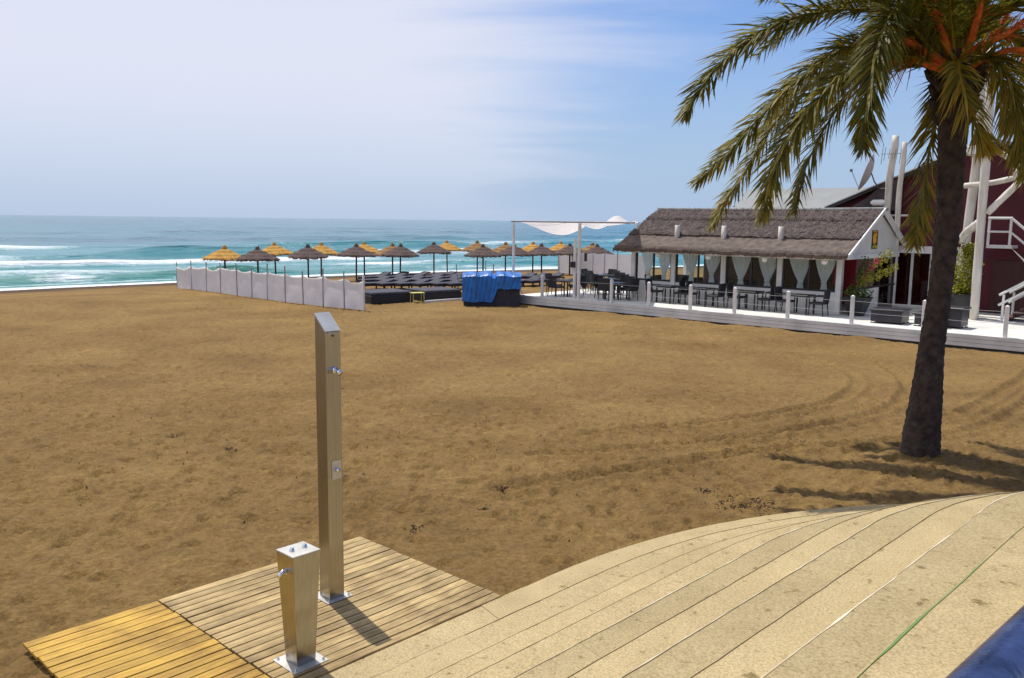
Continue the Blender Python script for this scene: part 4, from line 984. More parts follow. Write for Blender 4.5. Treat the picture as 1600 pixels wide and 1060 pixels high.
# low black lounge tables
def lounge(name, u, v, su, sv, h, rz, label, parts=True):
    r = empty(name, W(u, v, DZ), DROT + rz, label, 'table'); g = MB(); g.box((0, 0, h - .03), (su, sv, .06), bev=.01); g.build('table_top', M['black_wood'], r)
    g = MB(); g.box((0, 0, (h - .06) / 2 + .03), (su - .12, sv - .12, h - .12)); g.build('body', M['black_wood'], r)
    for sx in (-1, 1):
        for sy in (-1, 1): g = MB(); g.box((sx * (su / 2 - .09), sy * (sv / 2 - .09), .015), (.08, .08, .03)); g.build('foot', M['black_wood'], r)
lu = onv(1388, 500, 1.4)[0]; lounge('low_table', lu, 1.55, 1.15, 1.15, .50, .08, 'low black square lounge table left of the palm trunk')
lounge('low_table', lu + 1.45, 1.65, 1.1, 1.1, .46, -.05, 'low black lounge table half hidden by the palm trunk')
lounge('low_table', onv(1476, 510, 1.1)[0] + .05, 1.75, .9, .9, .70, .0, 'black box table just right of the palm trunk')

# ------------------------------------------------------------------ planters
def leaves_blob(n, cen, rad, size, seed, name, m, parent, tone0=.5):
    rd = random.Random(seed); vs_, fs, tn = [], [], []
    for _ in range(n):
        while True:
            q = Vector((rd.uniform(-1, 1), rd.uniform(-1, 1), rd.uniform(-1, 1)))
            if .25 < q.length < 1: break
        lump = .72 + .55 * float(vnoise(q.x * 2.2 + seed, q.y * 2.2 + q.z * 1.9, seed))
        p = Vector(cen) + Vector((q.x * rad[0], q.y * rad[1], q.z * rad[2])) * lump
        d = Vector((rd.gauss(0, 1), rd.gauss(0, 1), rd.gauss(0, .7))).normalized(); s_ = size * rd.uniform(.6, 1.3); e_ = d.cross(Vector((rd.gauss(0, 1), rd.gauss(0, 1), rd.gauss(0, 1)))).normalized()
        o_ = len(vs_); vs_ += [p, p + d * s_ * .5 + e_ * s_ * .28, p + d * s_, p + d * s_ * .5 - e_ * s_ * .28]; fs.append((o_, o_ + 1, o_ + 2, o_ + 3)); b_ = min(1, max(0, rd.gauss(tone0, .2))); tn += [b_] * 4
    me = bpy.data.meshes.new(name); me.from_pydata([tuple(v) for v in vs_], [], fs); me.update(); a_ = me.attributes.new('tone', 'FLOAT', 'POINT'); a_.data.foreach_set('value', tn); me.materials.append(m)
    o = bpy.data.objects.new(name, me); col.objects.link(o); o.parent = parent; return o
def planter(u, v, top, bot, h, label, rz=0.):
    r = empty('planter', W(u, v, DZ), DROT + rz, label, 'planter'); g = MB()
    prof = [(bot, 0), (top, h), (top * 1.06, h), (top * 1.06, h + .06), (top * .92, h + .06), (top * .92, h - .04)]
    vs_ = []; [vs_.extend([(-w_ / 2, -w_ / 2, z), (w_ / 2, -w_ / 2, z), (w_ / 2, w_ / 2, z), (-w_ / 2, w_ / 2, z)]) for w_, z in prof]
    g.add(vs_, [(3, 2, 1, 0)] + [(a * 4 + b2, a * 4 + (b2 + 1) % 4, a * 4 + 4 + (b2 + 1) % 4, a * 4 + 4 + b2) for a in range(len(prof) - 1) for b2 in range(4)]); g.build('pot', M['planter'], r)
    g = MB(); g.box((0, 0, h - .06), (top * .91, top * .91, .04)); g.build('soil', M['soil'], r); return r
u1 = onv(1334, 490, 3.0)[0]; planter(u1 + .1, 3.0, .82, .45, .66, 'black tapered planter with a round bush by the gable')
r = empty('bougainvillea_bush', W(u1 + .1, 3.0, DZ + .62), 0, 'round green bush with tall yellow-green and red sprays in a black planter', 'plant')
leaves_blob(700, (0, 0, .22), (.55, .5, .36), .10, 4, 'foliage', M['bush_leaf'], r, .45)
def spray(parent, pts_, n, rad, seed, mm, tone, rad0=.02):
    P = bez(pts_, 10); g = MB(); g.tube(P, [rad0 * (1 - q / 14) for q in range(10)], 6); g.build('branch', M['pole_wood'], parent)
    for k_ in range(3, 10): leaves_blob(n, P[k_], (rad, rad, rad), .10, seed + k_, 'leaves', mm, parent, tone)
ax = Vector((DE.x, DE.y, 0)); bx = Vector((DN.x, DN.y, 0)); zv = Vector((0, 0, 1))
spray(r, [zv * .0, zv * .5 + ax * .05, zv * .95 + ax * .25, zv * 1.35 + ax * .55 + bx * .2, zv * 1.75 + ax * .95 + bx * .3], 60, .20, 21, M['shrub_leaf'], .55)
spray(r, [zv * .0, zv * .5 + ax * .1, zv * .8 + ax * .45 + bx * .1, zv * 1.0 + ax * .8 + bx * .2, zv * 1.25 + ax * 1.15 + bx * .3], 45, .18, 41, M['shrub_leaf'], .75)
spray(r, [zv * .0, zv * .6 - ax * .02, zv * 1.1 + ax * .10, zv * 1.5 + ax * .22], 40, .20, 61, M['bush_leaf'], .3)
for k_ in range(4): leaves_blob(16, zv * (1.1 + .13 * k_) + ax * (.35 + .10 * k_), (.16, .16, .16), .09, 80 + k_, 'blossom', M['flower'], r)
u2, v2_ = onv(1507, 490, 5.6)[0], 5.6
planter(u2, v2_, .80, .55, .82, 'black tapered planter with a tall yellow-green shrub right of the palm', .2)
planter(u2 - .62, v2_ + .35, .70, .5, .78, 'second black planter half hidden behind the palm trunk', .1)
r = empty('tall_shrub', W(u2, v2_, DZ + .76), 0, 'tall yellow-green shrub in a black planter right of the palm trunk', 'plant')
g = MB(); g.tube([(0, 0, -.05), (.03, .02, .5), (0, 0, 1.2)], [.035, .025, .012], 7); g.build('stem', M['pole_wood'], r)
for k_, (dx_, z_, rad_) in enumerate(((0, .55, .34), (.02, .95, .42), (-.12, .28, .30), (.12, 1.25, .38), (-.05, 1.55, .34), (-.03, 1.82, .24), (-.30, .22, .26))):
    leaves_blob(330, ax * dx_ + zv * z_, (rad_, rad_, rad_), .11, 120 + k_, 'foliage', M['shrub_leaf'], r, .55)
r = empty('small_shrub', W(u2 - .62, v2_ + .35, DZ + .72), 0, 'small yellow-green shrub peeking out behind the palm trunk', 'plant')
for k_, (dx_, z_, rad_) in enumerate(((0, .25, .34), (.05, .6, .28), (0, 1.0, .30))): leaves_blob(280, ax * dx_ + zv * z_, (rad_, rad_, rad_), .11, 150 + k_, 'foliage', M['shrub_leaf'], r, .5)

# ------------------------------------------------------------------ maroon main building
mb = empty('maroon_building', W(15, 10, DZ), 0, 'dark red gabled restaurant building behind the pavilion', 'building'); mof = W(15, 10, DZ)
def BW(u, v, z): return W(u, v, z) - mof
def bbox(name, u0, u1, v0, v1, z0, z1, m, parent=None, bev=0.):
    g = MB(); g.box(BW((u0 + u1) / 2, (v0 + v1) / 2, (z0 + z1) / 2), (u1 - u0, v1 - v0, z1 - z0), RM, bev=bev); return g.build(name, m, mb if parent is None else parent)
WV = 8.2
lz = lambda u: 3.86 + (u - 11.0) * .418
UA = 16.9
poly = [(11.0, DZ), (13.62, DZ), (13.62, 1.88), (15.35, 1.88), (15.35, DZ), (26, DZ), (26, lz(UA) - (26 - UA) * .40), (UA, lz(UA)), (11.0, lz(11.0))]
# wall around the door opening, in pieces
def wallpoly(name, pts_, v0, v1, m):
    a = [BW(u, v0, z) for u, z in pts_]; b2 = [BW(u, v1, z) for u, z in pts_]; k_ = len(a); g = MB()
    g.add(a + b2, [tuple(range(k_)), tuple(range(2 * k_ - 1, k_ - 1, -1))] + [((q + 1) % k_, q, k_ + q, k_ + (q + 1) % k_) for q in range(k_)]); return g.build(name, m, mb)
rz_ = lambda u: lz(UA) - (u - UA) * .40
wallpoly('wall', [(11.0, 1.95), (UA, 1.95), (UA, lz(UA)), (11.0, lz(11.0))], WV, WV + .2, M['maroon'])
wallpoly('wall', [(UA + .002, 1.95), (26, 1.95), (26, rz_(26)), (UA + .002, lz(UA))], WV, WV + .2, M['maroon'])
wallpoly('wall', [(7.0, DZ), (13.6, DZ), (13.6, 1.948), (7.0, 1.948)], WV, WV + .2, M['maroon'])
wallpoly('wall', [(16.55, DZ), (26, DZ), (26, 1.948), (16.55, 1.948)], WV, WV + .2, M['maroon'])
wallpoly('side_wall', [(7.0, 1.95), (10.998, 1.95), (10.998, 3.6), (7.0, 3.6)], WV, WV + .2, M['maroon'])
# rake trim and roof
for (u0, z0, u1_, z1, m) in ((10.6, lz(10.6), UA, lz(UA), M['dark_roof']), (UA, lz(UA), 26, rz_(26), M['dark_roof'])):
    g = MB(); a = [BW(u0, WV - .45, z0 + .002), BW(u1_, WV - .45, z1 + .002), BW(u1_, WV + 9, z1 + .002), BW(u0, WV + 9, z0 + .002)]; g.add(a + [p + Vector((0, 0, .13)) for p in a], [(3, 2, 1, 0), (4, 5, 6, 7), (0, 1, 5, 4), (1, 2, 6, 5), (2, 3, 7, 6), (3, 0, 4, 7)]); g.build('roof', m, mb)
    g = MB(); a = [BW(u0, WV - .50, z0 + .14), BW(u1_, WV - .50, z1 + .14), BW(u1_, WV - .30, z1 + .14), BW(u0, WV - .30, z0 + .14)]; g.add(a + [p + Vector((0, 0, .05)) for p in a], [(3, 2, 1, 0), (4, 5, 6, 7), (0, 1, 5, 4), (1, 2, 6, 5), (2, 3, 7, 6), (3, 0, 4, 7)]); g.build('roof_edge', M['white_wood'], mb)
# left wing with shallow grey roof panels
g0 = onv(1138, 330, 7.9)[0]
for q in range(4):
    v0, v1 = 7.9 + q * .72, 7.9 + (q + 1) * .72 - .015; za, zb = 3.58 + q * .29, 3.58 + (q + 1) * .29
    g = MB(); a = [BW(g0 - q * .15, v0, za), BW(13.2, v0, za), BW(13.2, v1, zb), BW(g0 - q * .15, v1, zb)]; g.add(a + [p + Vector((0, 0, .06)) for p in a], [(3, 2, 1, 0), (4, 5, 6, 7), (0, 1, 5, 4), (1, 2, 6, 5), (2, 3, 7, 6), (3, 0, 4, 7)]); g.build('roof_panel', M['grey_roof'], mb)
bbox('roof_edge', g0, 13.1, 7.82, 7.895, 3.50, 3.66, M['white_wood'])
bbox('gutter', 11.9, 14.6, 7.77, 7.815, 3.46, 3.54, M['white_wood'])
# dark dormer side between wing roof and gable
g = MB(); a = [BW(11.55, 7.6, 3.70), BW(13.75, 7.6, 3.70), BW(13.75, 7.6, 5.0), BW(13.15, 7.6, 4.85), BW(12.5, 7.6, 4.25)]; b2 = [p + Vector((DN.x, DN.y, 0)) * .5 for p in a]; g.add(a + b2, [(0, 1, 2, 3, 4), (9, 8, 7, 6, 5)] + [((q + 1) % 5, q, 5 + q, 5 + (q + 1) % 5) for q in range(5)]); g.build('dormer', M['interior'], mb)
g = MB(); a = BW(13.0, 7.45, 4.02); g.tube([a - ax * .30, a - ax * .2, a + ax * .2, a + ax * .30], [.06, .13, .13, .06], 12); g.build('roof_lamp', M['globe'], mb, True)
# sliding doors under a white lintel
bbox('lintel', 13.65, 16.5, WV - .35, WV + .1, 1.952, 2.24, M['white_wood'])
df = bbox('door', 13.62, 13.70, WV - .02, WV + .10, DZ, 1.95, M['white_wood'])
for u in (14.30, 15.05): bbox('stile', u - .05, u + .05, WV - .02, WV + .10, DZ, 1.95, M['white_wood'], df)
for (a, b2) in ((13.70, 14.25), (14.35, 15.0)): bbox('pane', a, b2, WV + .03, WV + .045, DZ + .1, 1.95, M['glass_dark'], df)
bbox('sill', 13.70, 15.0, WV - .0, WV + .08, DZ, DZ + .1, M['white_wood'], df)
bbox('wall_infill', 15.105, 16.548, WV, WV + .2, DZ, 1.948, M['white_wall'])
g = MB(); g.box(BW(14.6, WV + 1.1, .8), (3.6, .1, 2.6), RM); g.build('interior_wall', M['red_wall'], mb)
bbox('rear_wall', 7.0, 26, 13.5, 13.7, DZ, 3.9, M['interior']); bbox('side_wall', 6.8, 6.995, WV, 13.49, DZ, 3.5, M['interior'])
bbox('back_door', 17.35, 18.9, WV - .05, WV - .004, DZ, 1.75, M['dark_door'])

# white log chimneys, mast gear, dish
def logpost(name, label, u, v, z0, z1, r0_, lean=0., cat='post'):
    r = empty(name, W(u, v, z0), 0, label, cat); g = MB(); n_ = 12
    g.tube([Vector((DE.x, DE.y, 0)) * (lean * t + .025 * math.sin(t * 9)) + Vector((0, 0, (z1 - z0) * t)) for t in np.linspace(0, 1, n_)], [r0_ * (1.0 - .12 * t + .03 * math.sin(t * 17)) for t in np.linspace(0, 1, n_)], 12); g.build('trunk', M['white_log'], r, True); return r
a_u, a_z = onv(1397, 212, 7.6); lA = logpost('white_log_post', 'thick white log post carrying the dish and aerial above the roof', a_u - .12, 7.6, 3.4, a_z, .155, .18)
b_u, b_z = onv(1413, 222, 7.35); lB = logpost('white_log_post', 'slimmer white log post right of the aerial post', b_u - .06, 7.3, 2.2, b_z, .115, .08)
ap = W(a_u + .02, 7.43, a_z - .75); aer = empty('television_aerial', ap, 0, 'small dark television aerial on the white log post', 'aerial')
g = MB(); g.tube([-ax * .42, ax * .38], .012, 6); g.build('boom', M['grey_metal'], aer)
for x_, h_ in ((-.40, .42), (-.30, .28), (-.12, .20), (.12, .2), (.34, .42)):
    g = MB(); g.tube([ax * x_ - zv * h_ + bx * -.02, ax * (x_ + .05) + zv * h_ + bx * -.02], .011, 5); g.build('element', M['grey_metal'], aer)
d_u, d_z = onv(1361, 271, 7.2); dp = W(d_u, 7.2, d_z); dish = empty('satellite_dish', dp, 0, 'large satellite dish turned edge-on beside the white log post', 'satellite dish')
dn2 = (-ax * .92 + bx * -.28 + zv * .32).normalized(); e1 = dn2.cross(zv).normalized(); e2 = e1.cross(dn2).normalized()
P = [[e1 * (.74 * t) * math.cos(a) + e2 * (.80 * t) * math.sin(a) + dn2 * (.22 * t * t) for a in np.linspace(0, 2 * math.pi, 29)] for t in np.linspace(.02, 1, 9)]
g = MB(); g.grid(P); g.grid([[p - dn2 * .025 for p in r] for r in P][::-1]); g.grid([P[-1], [p - dn2 * .025 for p in P[-1]]][::-1]); g.build('reflector', M['dish'], dish, True)
g = MB(); tgt = W(a_u - .1, 7.6, d_z - .62) - dp; g.tube([-dn2 * .02, -dn2 * .16 - zv * .30, tgt + zv * .0 - ax * .35, tgt], .028, 7); g.build('arm', M['grey_metal'], dish)
g = MB(); g.tube([e2 * -.75 + dn2 * .2, dn2 * .75 - e2 * .15], .014, 5); g.box(dn2 * .78 - e2 * .13, (.09, .09, .12)); g.build('feed_horn', M['grey_metal'], dish)

# ------------------------------------------------------------------ log frame and staircase at the right
lf = empty('log_frame', W(17.5, 5, DZ), 0, 'tall white log frame with cross beams at the right edge', 'frame'); lof = W(17.5, 5, DZ)
def LW_(px, py, v): 
    u, z = onv(px, py, v); return W(u, v, z) - lof
def log(pts_, r_, name='log'):
    g = MB(); Pn = bez(pts_, 9); g.tube(Pn, [r_ * (1 + .05 * math.sin(q * 2.1)) for q in range(9)], 14); return g.build(name, M['white_log'], lf, True)
b0 = W(onv(1522, 494, 4.9)[0], 4.9, DZ) - lof; log([b0, LW_(1534, 330, 4.9), LW_(1545, 190, 4.9), LW_(1549, 60, 4.9)], .15)
b1_ = W(onv(1497, 478, 6.6)[0], 6.6, DZ) - lof; log([b1_, LW_(1513, 350, 6.6), LW_(1527, 240, 6.6), LW_(1533, 100, 6.6)], .165)
log([LW_(1504, 291, 5.3), LW_(1550, 286, 5.3), LW_(1600, 276, 5.3), LW_(1680, 268, 5.3)], .10)
log([LW_(1542, 334, 4.95), LW_(1575, 302, 5.1), LW_(1604, 274, 5.3)], .12, 'brace')
log([LW_(1500, 378, 5.6), LW_(1512, 362, 5.4), LW_(1535, 345, 5.0)], .15, 'brace')
log([LW_(1584, 269, 4.4), LW_(1630, 268, 4.4), LW_(1700, 262, 4.4)], .17, 'beam')
g = MB(); c = LW_(1526, 236, 6.0); g.box(c, (.75, 1.0, .30), RM, bev=.02); g.build('beam_block', M['white_wood'], lf)
# porch roof edge running out to the right
g = MB(); a = [LW_(1549, 221, 6.0), LW_(1680, 246, 6.0)]; a = a + [a[1] + bx * 2.2, a[0] + bx * 2.2]; g.add(a + [p + zv * .12 for p in a], [(3, 2, 1, 0), (4, 5, 6, 7), (0, 1, 5, 4), (1, 2, 6, 5), (2, 3, 7, 6), (3, 0, 4, 7)]); g.build('porch_roof', M['grey_roof'], lf)
log([LW_(1554, 234, 5.9), LW_(1600, 261, 5.9), LW_(1680, 305, 5.9)], .10, 'rafter')

stc = empty('staircase', W(18.5, 6, DZ), 0, 'white railed outdoor staircase with brown treads at the right edge', 'staircase'); sof = W(18.5, 6, DZ)
def SB(name, u0, u1_, v0, v1, z0, z1, m): 
    g = MB(); g.box(W((u0 + u1_) / 2, (v0 + v1) / 2, (z0 + z1) / 2) - sof, (u1_ - u0, v1 - v0, z1 - z0), RM); return g.build(name, m, stc)
def bar(name, a, b2, r_, m=None):
    g = MB(); g.tube([a - sof, b2 - sof], r_, 8); return g.build(name, m or M['white_wood'], stc)
lu_, lz0 = onv(1541, 383, 7.2); l2u = onv(1577, 383, 7.2)[0]; top_ = onv(1541, 341, 7.2)[1]
SB('landing', lu_, l2u + .1, 7.2, 8.1, lz0 - .12, lz0, M['white_wood'])
for u in (lu_ + .05, l2u): bar('baluster', W(u, 7.2, lz0), W(u, 7.2, top_), .05)
bar('handrail', W(lu_, 7.2, top_), W(l2u + .04, 7.2, top_), .05); bar('handrail', W(lu_, 7.2, (top_ + lz0) / 2), W(l2u, 7.2, (top_ + lz0) / 2), .04)
eu = l2u + 2.3
bar('handrail', W(l2u, 7.2, top_), W(eu, 7.2, top_ - 2.0), .05); bar('handrail', W(l2u, 7.2, (top_ + lz0) / 2), W(eu, 7.2, (top_ + lz0) / 2 - 2.0), .04)
for k_ in (1, 2, 3): u = l2u + k_ * .62; bar('baluster', W(u, 7.2, lz0 - k_ * .54), W(u, 7.2, top_ - k_ * .54), .04)
g = MB(); a = [W(lu_ + .9, 7.18, lz0 - .12) - sof, W(l2u + .1, 7.18, lz0 - .12) - sof, W(eu, 7.18, lz0 - 2.1) - sof, W(eu, 7.18, lz0 - 2.5) - sof]; b2 = [p + bx * .06 for p in a]; g.add(a + b2, [(0, 1, 2, 3), (7, 6, 5, 4)] + [((q + 1) % 4, q, 4 + q, 4 + (q + 1) % 4) for q in range(4)]); g.build('stringer', M['white_wood'], stc)
# lower flight rising to the right
s0u = onv(1566, 500, 5.2)[0]
for k_ in range(9):
    u = s0u + .05 + k_ * .25; z = DZ + .17 * (k_ + 1)
    SB('tread', u, u + .29, 5.2, 6.6, z - .045, z, M['stair_wood']); SB('riser', u + .02, u + .04, 5.22, 6.58, z - .17, z - .047, M['stair_wood'])
for v in (5.12, 6.62):
    for hh in (.95, .58):
        bar('handrail', W(s0u - .15, v, DZ + hh + .0), W(s0u + 2.3, v, DZ + hh + 1.62), .045)
    for k_ in (0, 3, 6, 9): u = s0u + k_ * .25; bar('baluster', W(u, v, DZ + k_ * .166), W(u, v, DZ + .98 + k_ * .166), .045)

# ------------------------------------------------------------------ sail pergola
pg = empty('sail_pergola', W(0, 0, DZ), 0, 'thin white post frame carrying a billowing white sail', 'pergola'); gof = W(0, 0, DZ)
pz = 3.02
uL, uM, uR2 = onv(803, 347, .05)[0], onv(905, 400, .05)[0], onv(990, 350, .05)[0]
def GT(name, pts_, r_, m=None): g = MB(); g.tube([p - gof for p in pts_], r_, 8); return g.build(name, m or M['white_wood'], pg)
GT('post', [W(uL, .05, DZ), W(uL, .05, pz)], .065); GT('post', [W(uM, .05, DZ), W(uM, .05, pz)], .075); u9 = onv(898, 420, .35)[0]; GT('post', [W(u9, .35, DZ), W(u9, .35, 2.35)], .07)
GT('beam', [W(uL - .15, .05, pz + .05), W(uR2 + .05, .05, pz + .05)], .04, M['pole_metal'])
GT('beam', [W(uL - .15, 3.4, pz + .05), W(uR2 - 2.0, 3.4, pz + .05)], .035)
GT('post', [W(uR2 - 2.1, 3.4, DZ), W(uR2 - 2.1, 3.4, pz)], .045)
GT('brace', [W(uL, .05, DZ + .75), W(uL + .55, .12, DZ + .05)], .03); GT('brace', [W(uM, .05, DZ + .75), W(uM + .5, .12, DZ + .05)], .03)
nu, nv2 = 70, 24; P = []
for a in range(nv2):
    row = []
    for b2 in range(nu):
        f_, g_ = b2 / (nu - 1), a / (nv2 - 1); v = .05 + 3.35 * g_; u = uL + .12 + (uR2 - .60 * v - uL - .15) * f_
        sag = -.62 * abs(math.sin(f_ * math.pi * 2.0)) ** 1.2 * math.sin(math.pi * min(1, g_ * .92 + .08)) + .42 * math.exp(-((f_ - .80) / .13) ** 2) * math.sin(math.pi * g_) * 2.0 - .12 * math.sin(math.pi * f_ * 7) * g_ * .5
        row.append(W(u, v, pz + .04 + sag) - gof)
    P.append(row)
g = MB(); g.grid(P); g.build('sail', M['sail'], pg, True)
g = MB(); g.box(W(uM + .2, .25, 1.55) - gof, (.12, .12, .36)); g.box(W(u9, .22, 1.2) - gof, (.22, .14, .26)); g.build('speaker', M['black_wood'], pg)

# ------------------------------------------------------------------ blue tarp bin
bl, br = at(724, 478, -.75), at(812, 479, -.75); zb_ = gz(bl.x, bl.y)
bw = (br - bl).length; bdir = (br - bl).normalized(); bang = math.atan2(bdir.y, bdir.x)
bc = (bl + br) / 2 + Vector((-bdir.y, bdir.x, 0)) * .75
bn = empty('covered_stack', (bc.x, bc.y, zb_ - .03), bang, 'dark bin under a bright blue tarpaulin beside the deck', 'tarp stack')
g = MB(); g.box((0, 0, .55), (bw, 1.5, 1.1), bev=.02); g.build('bin', M['black_wood'], bn)
for k_ in range(7): g = MB(); g.box((-bw / 2 + (k_ + .5) * bw / 7, -.765, .56), (bw / 7 - .03, .022, 1.04)); g.build('panel', M['dark_cushion'], bn)
nu, nl = 44, 30; P = []
for a in range(nl):
    t = a / (nl - 1); row = []
    for b2 in range(nu):
        f_ = b2 / (nu - 1); x = (-bw / 2 - .05) + (bw + .10) * f_
        hem = .22 + .60 * float(sstep((f_ - .50) / .12))
        hem += .02 * math.sin(f_ * 23)
        topz = 1.46 + .05 * math.sin(f_ * 3.1) + .035 * abs(math.sin(f_ * 11)) - .10 * (.5 < f_ < .58)
        if t < .5: q = t / .5; y = -.875 - .05 * abs(math.sin(f_ * 15.5 + q * 1.2)) * (1 - q * .8) - .02 * abs(math.sin(f_ * 41 - q * 3)) - .035 * math.sin(f_ * 9); z = hem + (topz - hem - .10) * q
        else: q = (t - .5) / .5; y = -.875 - .035 * math.sin(f_ * 9) * (1 - q) + 1.70 * q; z = topz - .10 + .14 * math.sin(math.pi * min(q * 1.2, 1)) + .02 * math.sin(f_ * 30 + q * 6)
        row.append((x, y, z))
    P.append(row)
g = MB(); g.grid(P); g.grid([[P[a][c_] for a in range(nl // 2, nl)], ] + [[(P[a][c_][0], P[a][c_][1], .85) for a in range(nl // 2, nl)] for c_ in (0,)]) if False else None
for c_ in (0, nu - 1): g.grid([[P[a][c_] for a in range(nl // 2, nl)], [(P[a][c_][0], P[a][c_][1], .80) for a in range(nl // 2, nl)]])
g.build('tarpaulin', M['tarp'], bn, False)
for x_ in (-bw * .28, bw * .22):
    g2 = MB(); g2.tube([(x_, -.98, .35), (x_ + .01, -.97, 1.2), (x_ + .02, -.93, 1.5), (x_ + .02, -.1, 1.64), (x_, .86, 1.5)], .012, 5); g2.build('rope', M['pole_wood'], bn)
for q, (px, top) in enumerate(((771, 413), (716, 413), (759, 407))):
    p = at(px, 470 if q == 0 else 452, -.8); z = gz(p.x, p.y); tp_ = atY(px - (3 if q == 1 else 0), top, p.y)
    r = empty('thin_pole', (p.x, p.y, z), 0, ['thin dark pole in front of the blue tarpaulin', 'thin leaning pole left of the blue tarpaulin', 'thin dark pole behind the blue tarpaulin'][q], 'pole'); g = MB(); g.tube([(0, 0, -.1), (tp_.x - p.x, 0, tp_.z - z)], .028, 7); g.build('shaft', M['pole_metal'], r)

# ------------------------------------------------------------------ white windbreak fence
fx = [(277, 451), (300, 453), (323, 456), (345, 459), (371, 463), (394, 466), (418, 469), (446, 473), (474, 476), (505, 480), (538, 483), (569, 486)]
def gpt(px, py):
    z = -.75
    for _ in range(8): p = at(px, py, z); z = gz(p.x, p.y)
    return Vector((p.x, p.y, z))
FP = [gpt(*p) for p in fx]
wb = empty('windbreak_fence', FP[0], 0, 'long white cloth windbreak with grey posts on the left beach', 'fence'); wo = FP[0]
hp = [1.55, 1.62, 1.55, 1.55, 1.62, 1.45, 1.72, 1.68, 1.50, 1.68, 1.62, 1.50]
for q, p in enumerate(FP):
    g = MB(); g.tube([p - wo - zv * .2, p - wo + zv * (hp[q] if q < 11 else 1.48) + Vector((random.uniform(-.03, .03), 0, 0))], .030 if q < 11 else .05, 8); g.build('post', M['pole_metal'] if q < 11 else M['white_wood'], wb)
for q in range(11):
    a, b2 = FP[q], FP[q + 1]; nu, nz2 = 16, 12; P = []; nrm = Vector((-(b2 - a).y, (b2 - a).x, 0)).normalized(); sg_ = random.uniform(.05, .17); skew = random.uniform(-.06, .06)
    tpz = 1.30 + random.uniform(-.02, .05)
    if q == 10: sg_ = .16
    ph = random.uniform(0, 6)
    for c_ in range(nz2):
        t = c_ / (nz2 - 1); row = []
        for d_ in range(nu):
            f_ = d_ / (nu - 1); p = a.lerp(b2, f_); top = tpz - sg_ * math.sin(math.pi * f_) + skew * (f_ - .5)
            bul = .06 * math.sin(math.pi * f_) * math.sin(math.pi * t) + .018 * math.sin(f_ * 14 + t * 5 + ph) * t
            row.append(p - wo + nrm * bul + zv * (.03 + (top - .03) * t))
        P.append(row)
    # folded-over top edge
    P.append([P[-1][d_] - nrm * -.09 - zv * .05 for d_ in range(nu)])
    g = MB(); g.grid(P); g.build('panel', M['cloth'], wb, True)
# far windbreak behind the sail area
FQ = [gpt(px, py) for px, py in ((872, 428), (889, 429), (907, 431), (926, 432), (944, 433), (964, 434), (986, 435), (1008, 437))]
wb2 = empty('windbreak_fence', FQ[0], 0, 'far pale windbreak behind the tables under the sail', 'fence')
for q, p in enumerate(FQ): g = MB(); g.tube([p - FQ[0] - zv * .2, p - FQ[0] + zv * 1.95], .028, 6); g.build('post', M['pole_metal'], wb2)
for q in range(len(FQ) - 1):
    a, b2 = FQ[q], FQ[q + 1]; P = [[a.lerp(b2, f_) - FQ[0] + zv * (.05 + (1.62 - .08 * math.sin(math.pi * f_)) * t) for f_ in np.linspace(0, 1, 9)] for t in np.linspace(0, 1, 5)]
    g = MB(); g.grid(P); g.build('panel', M['cloth'], wb2, True)

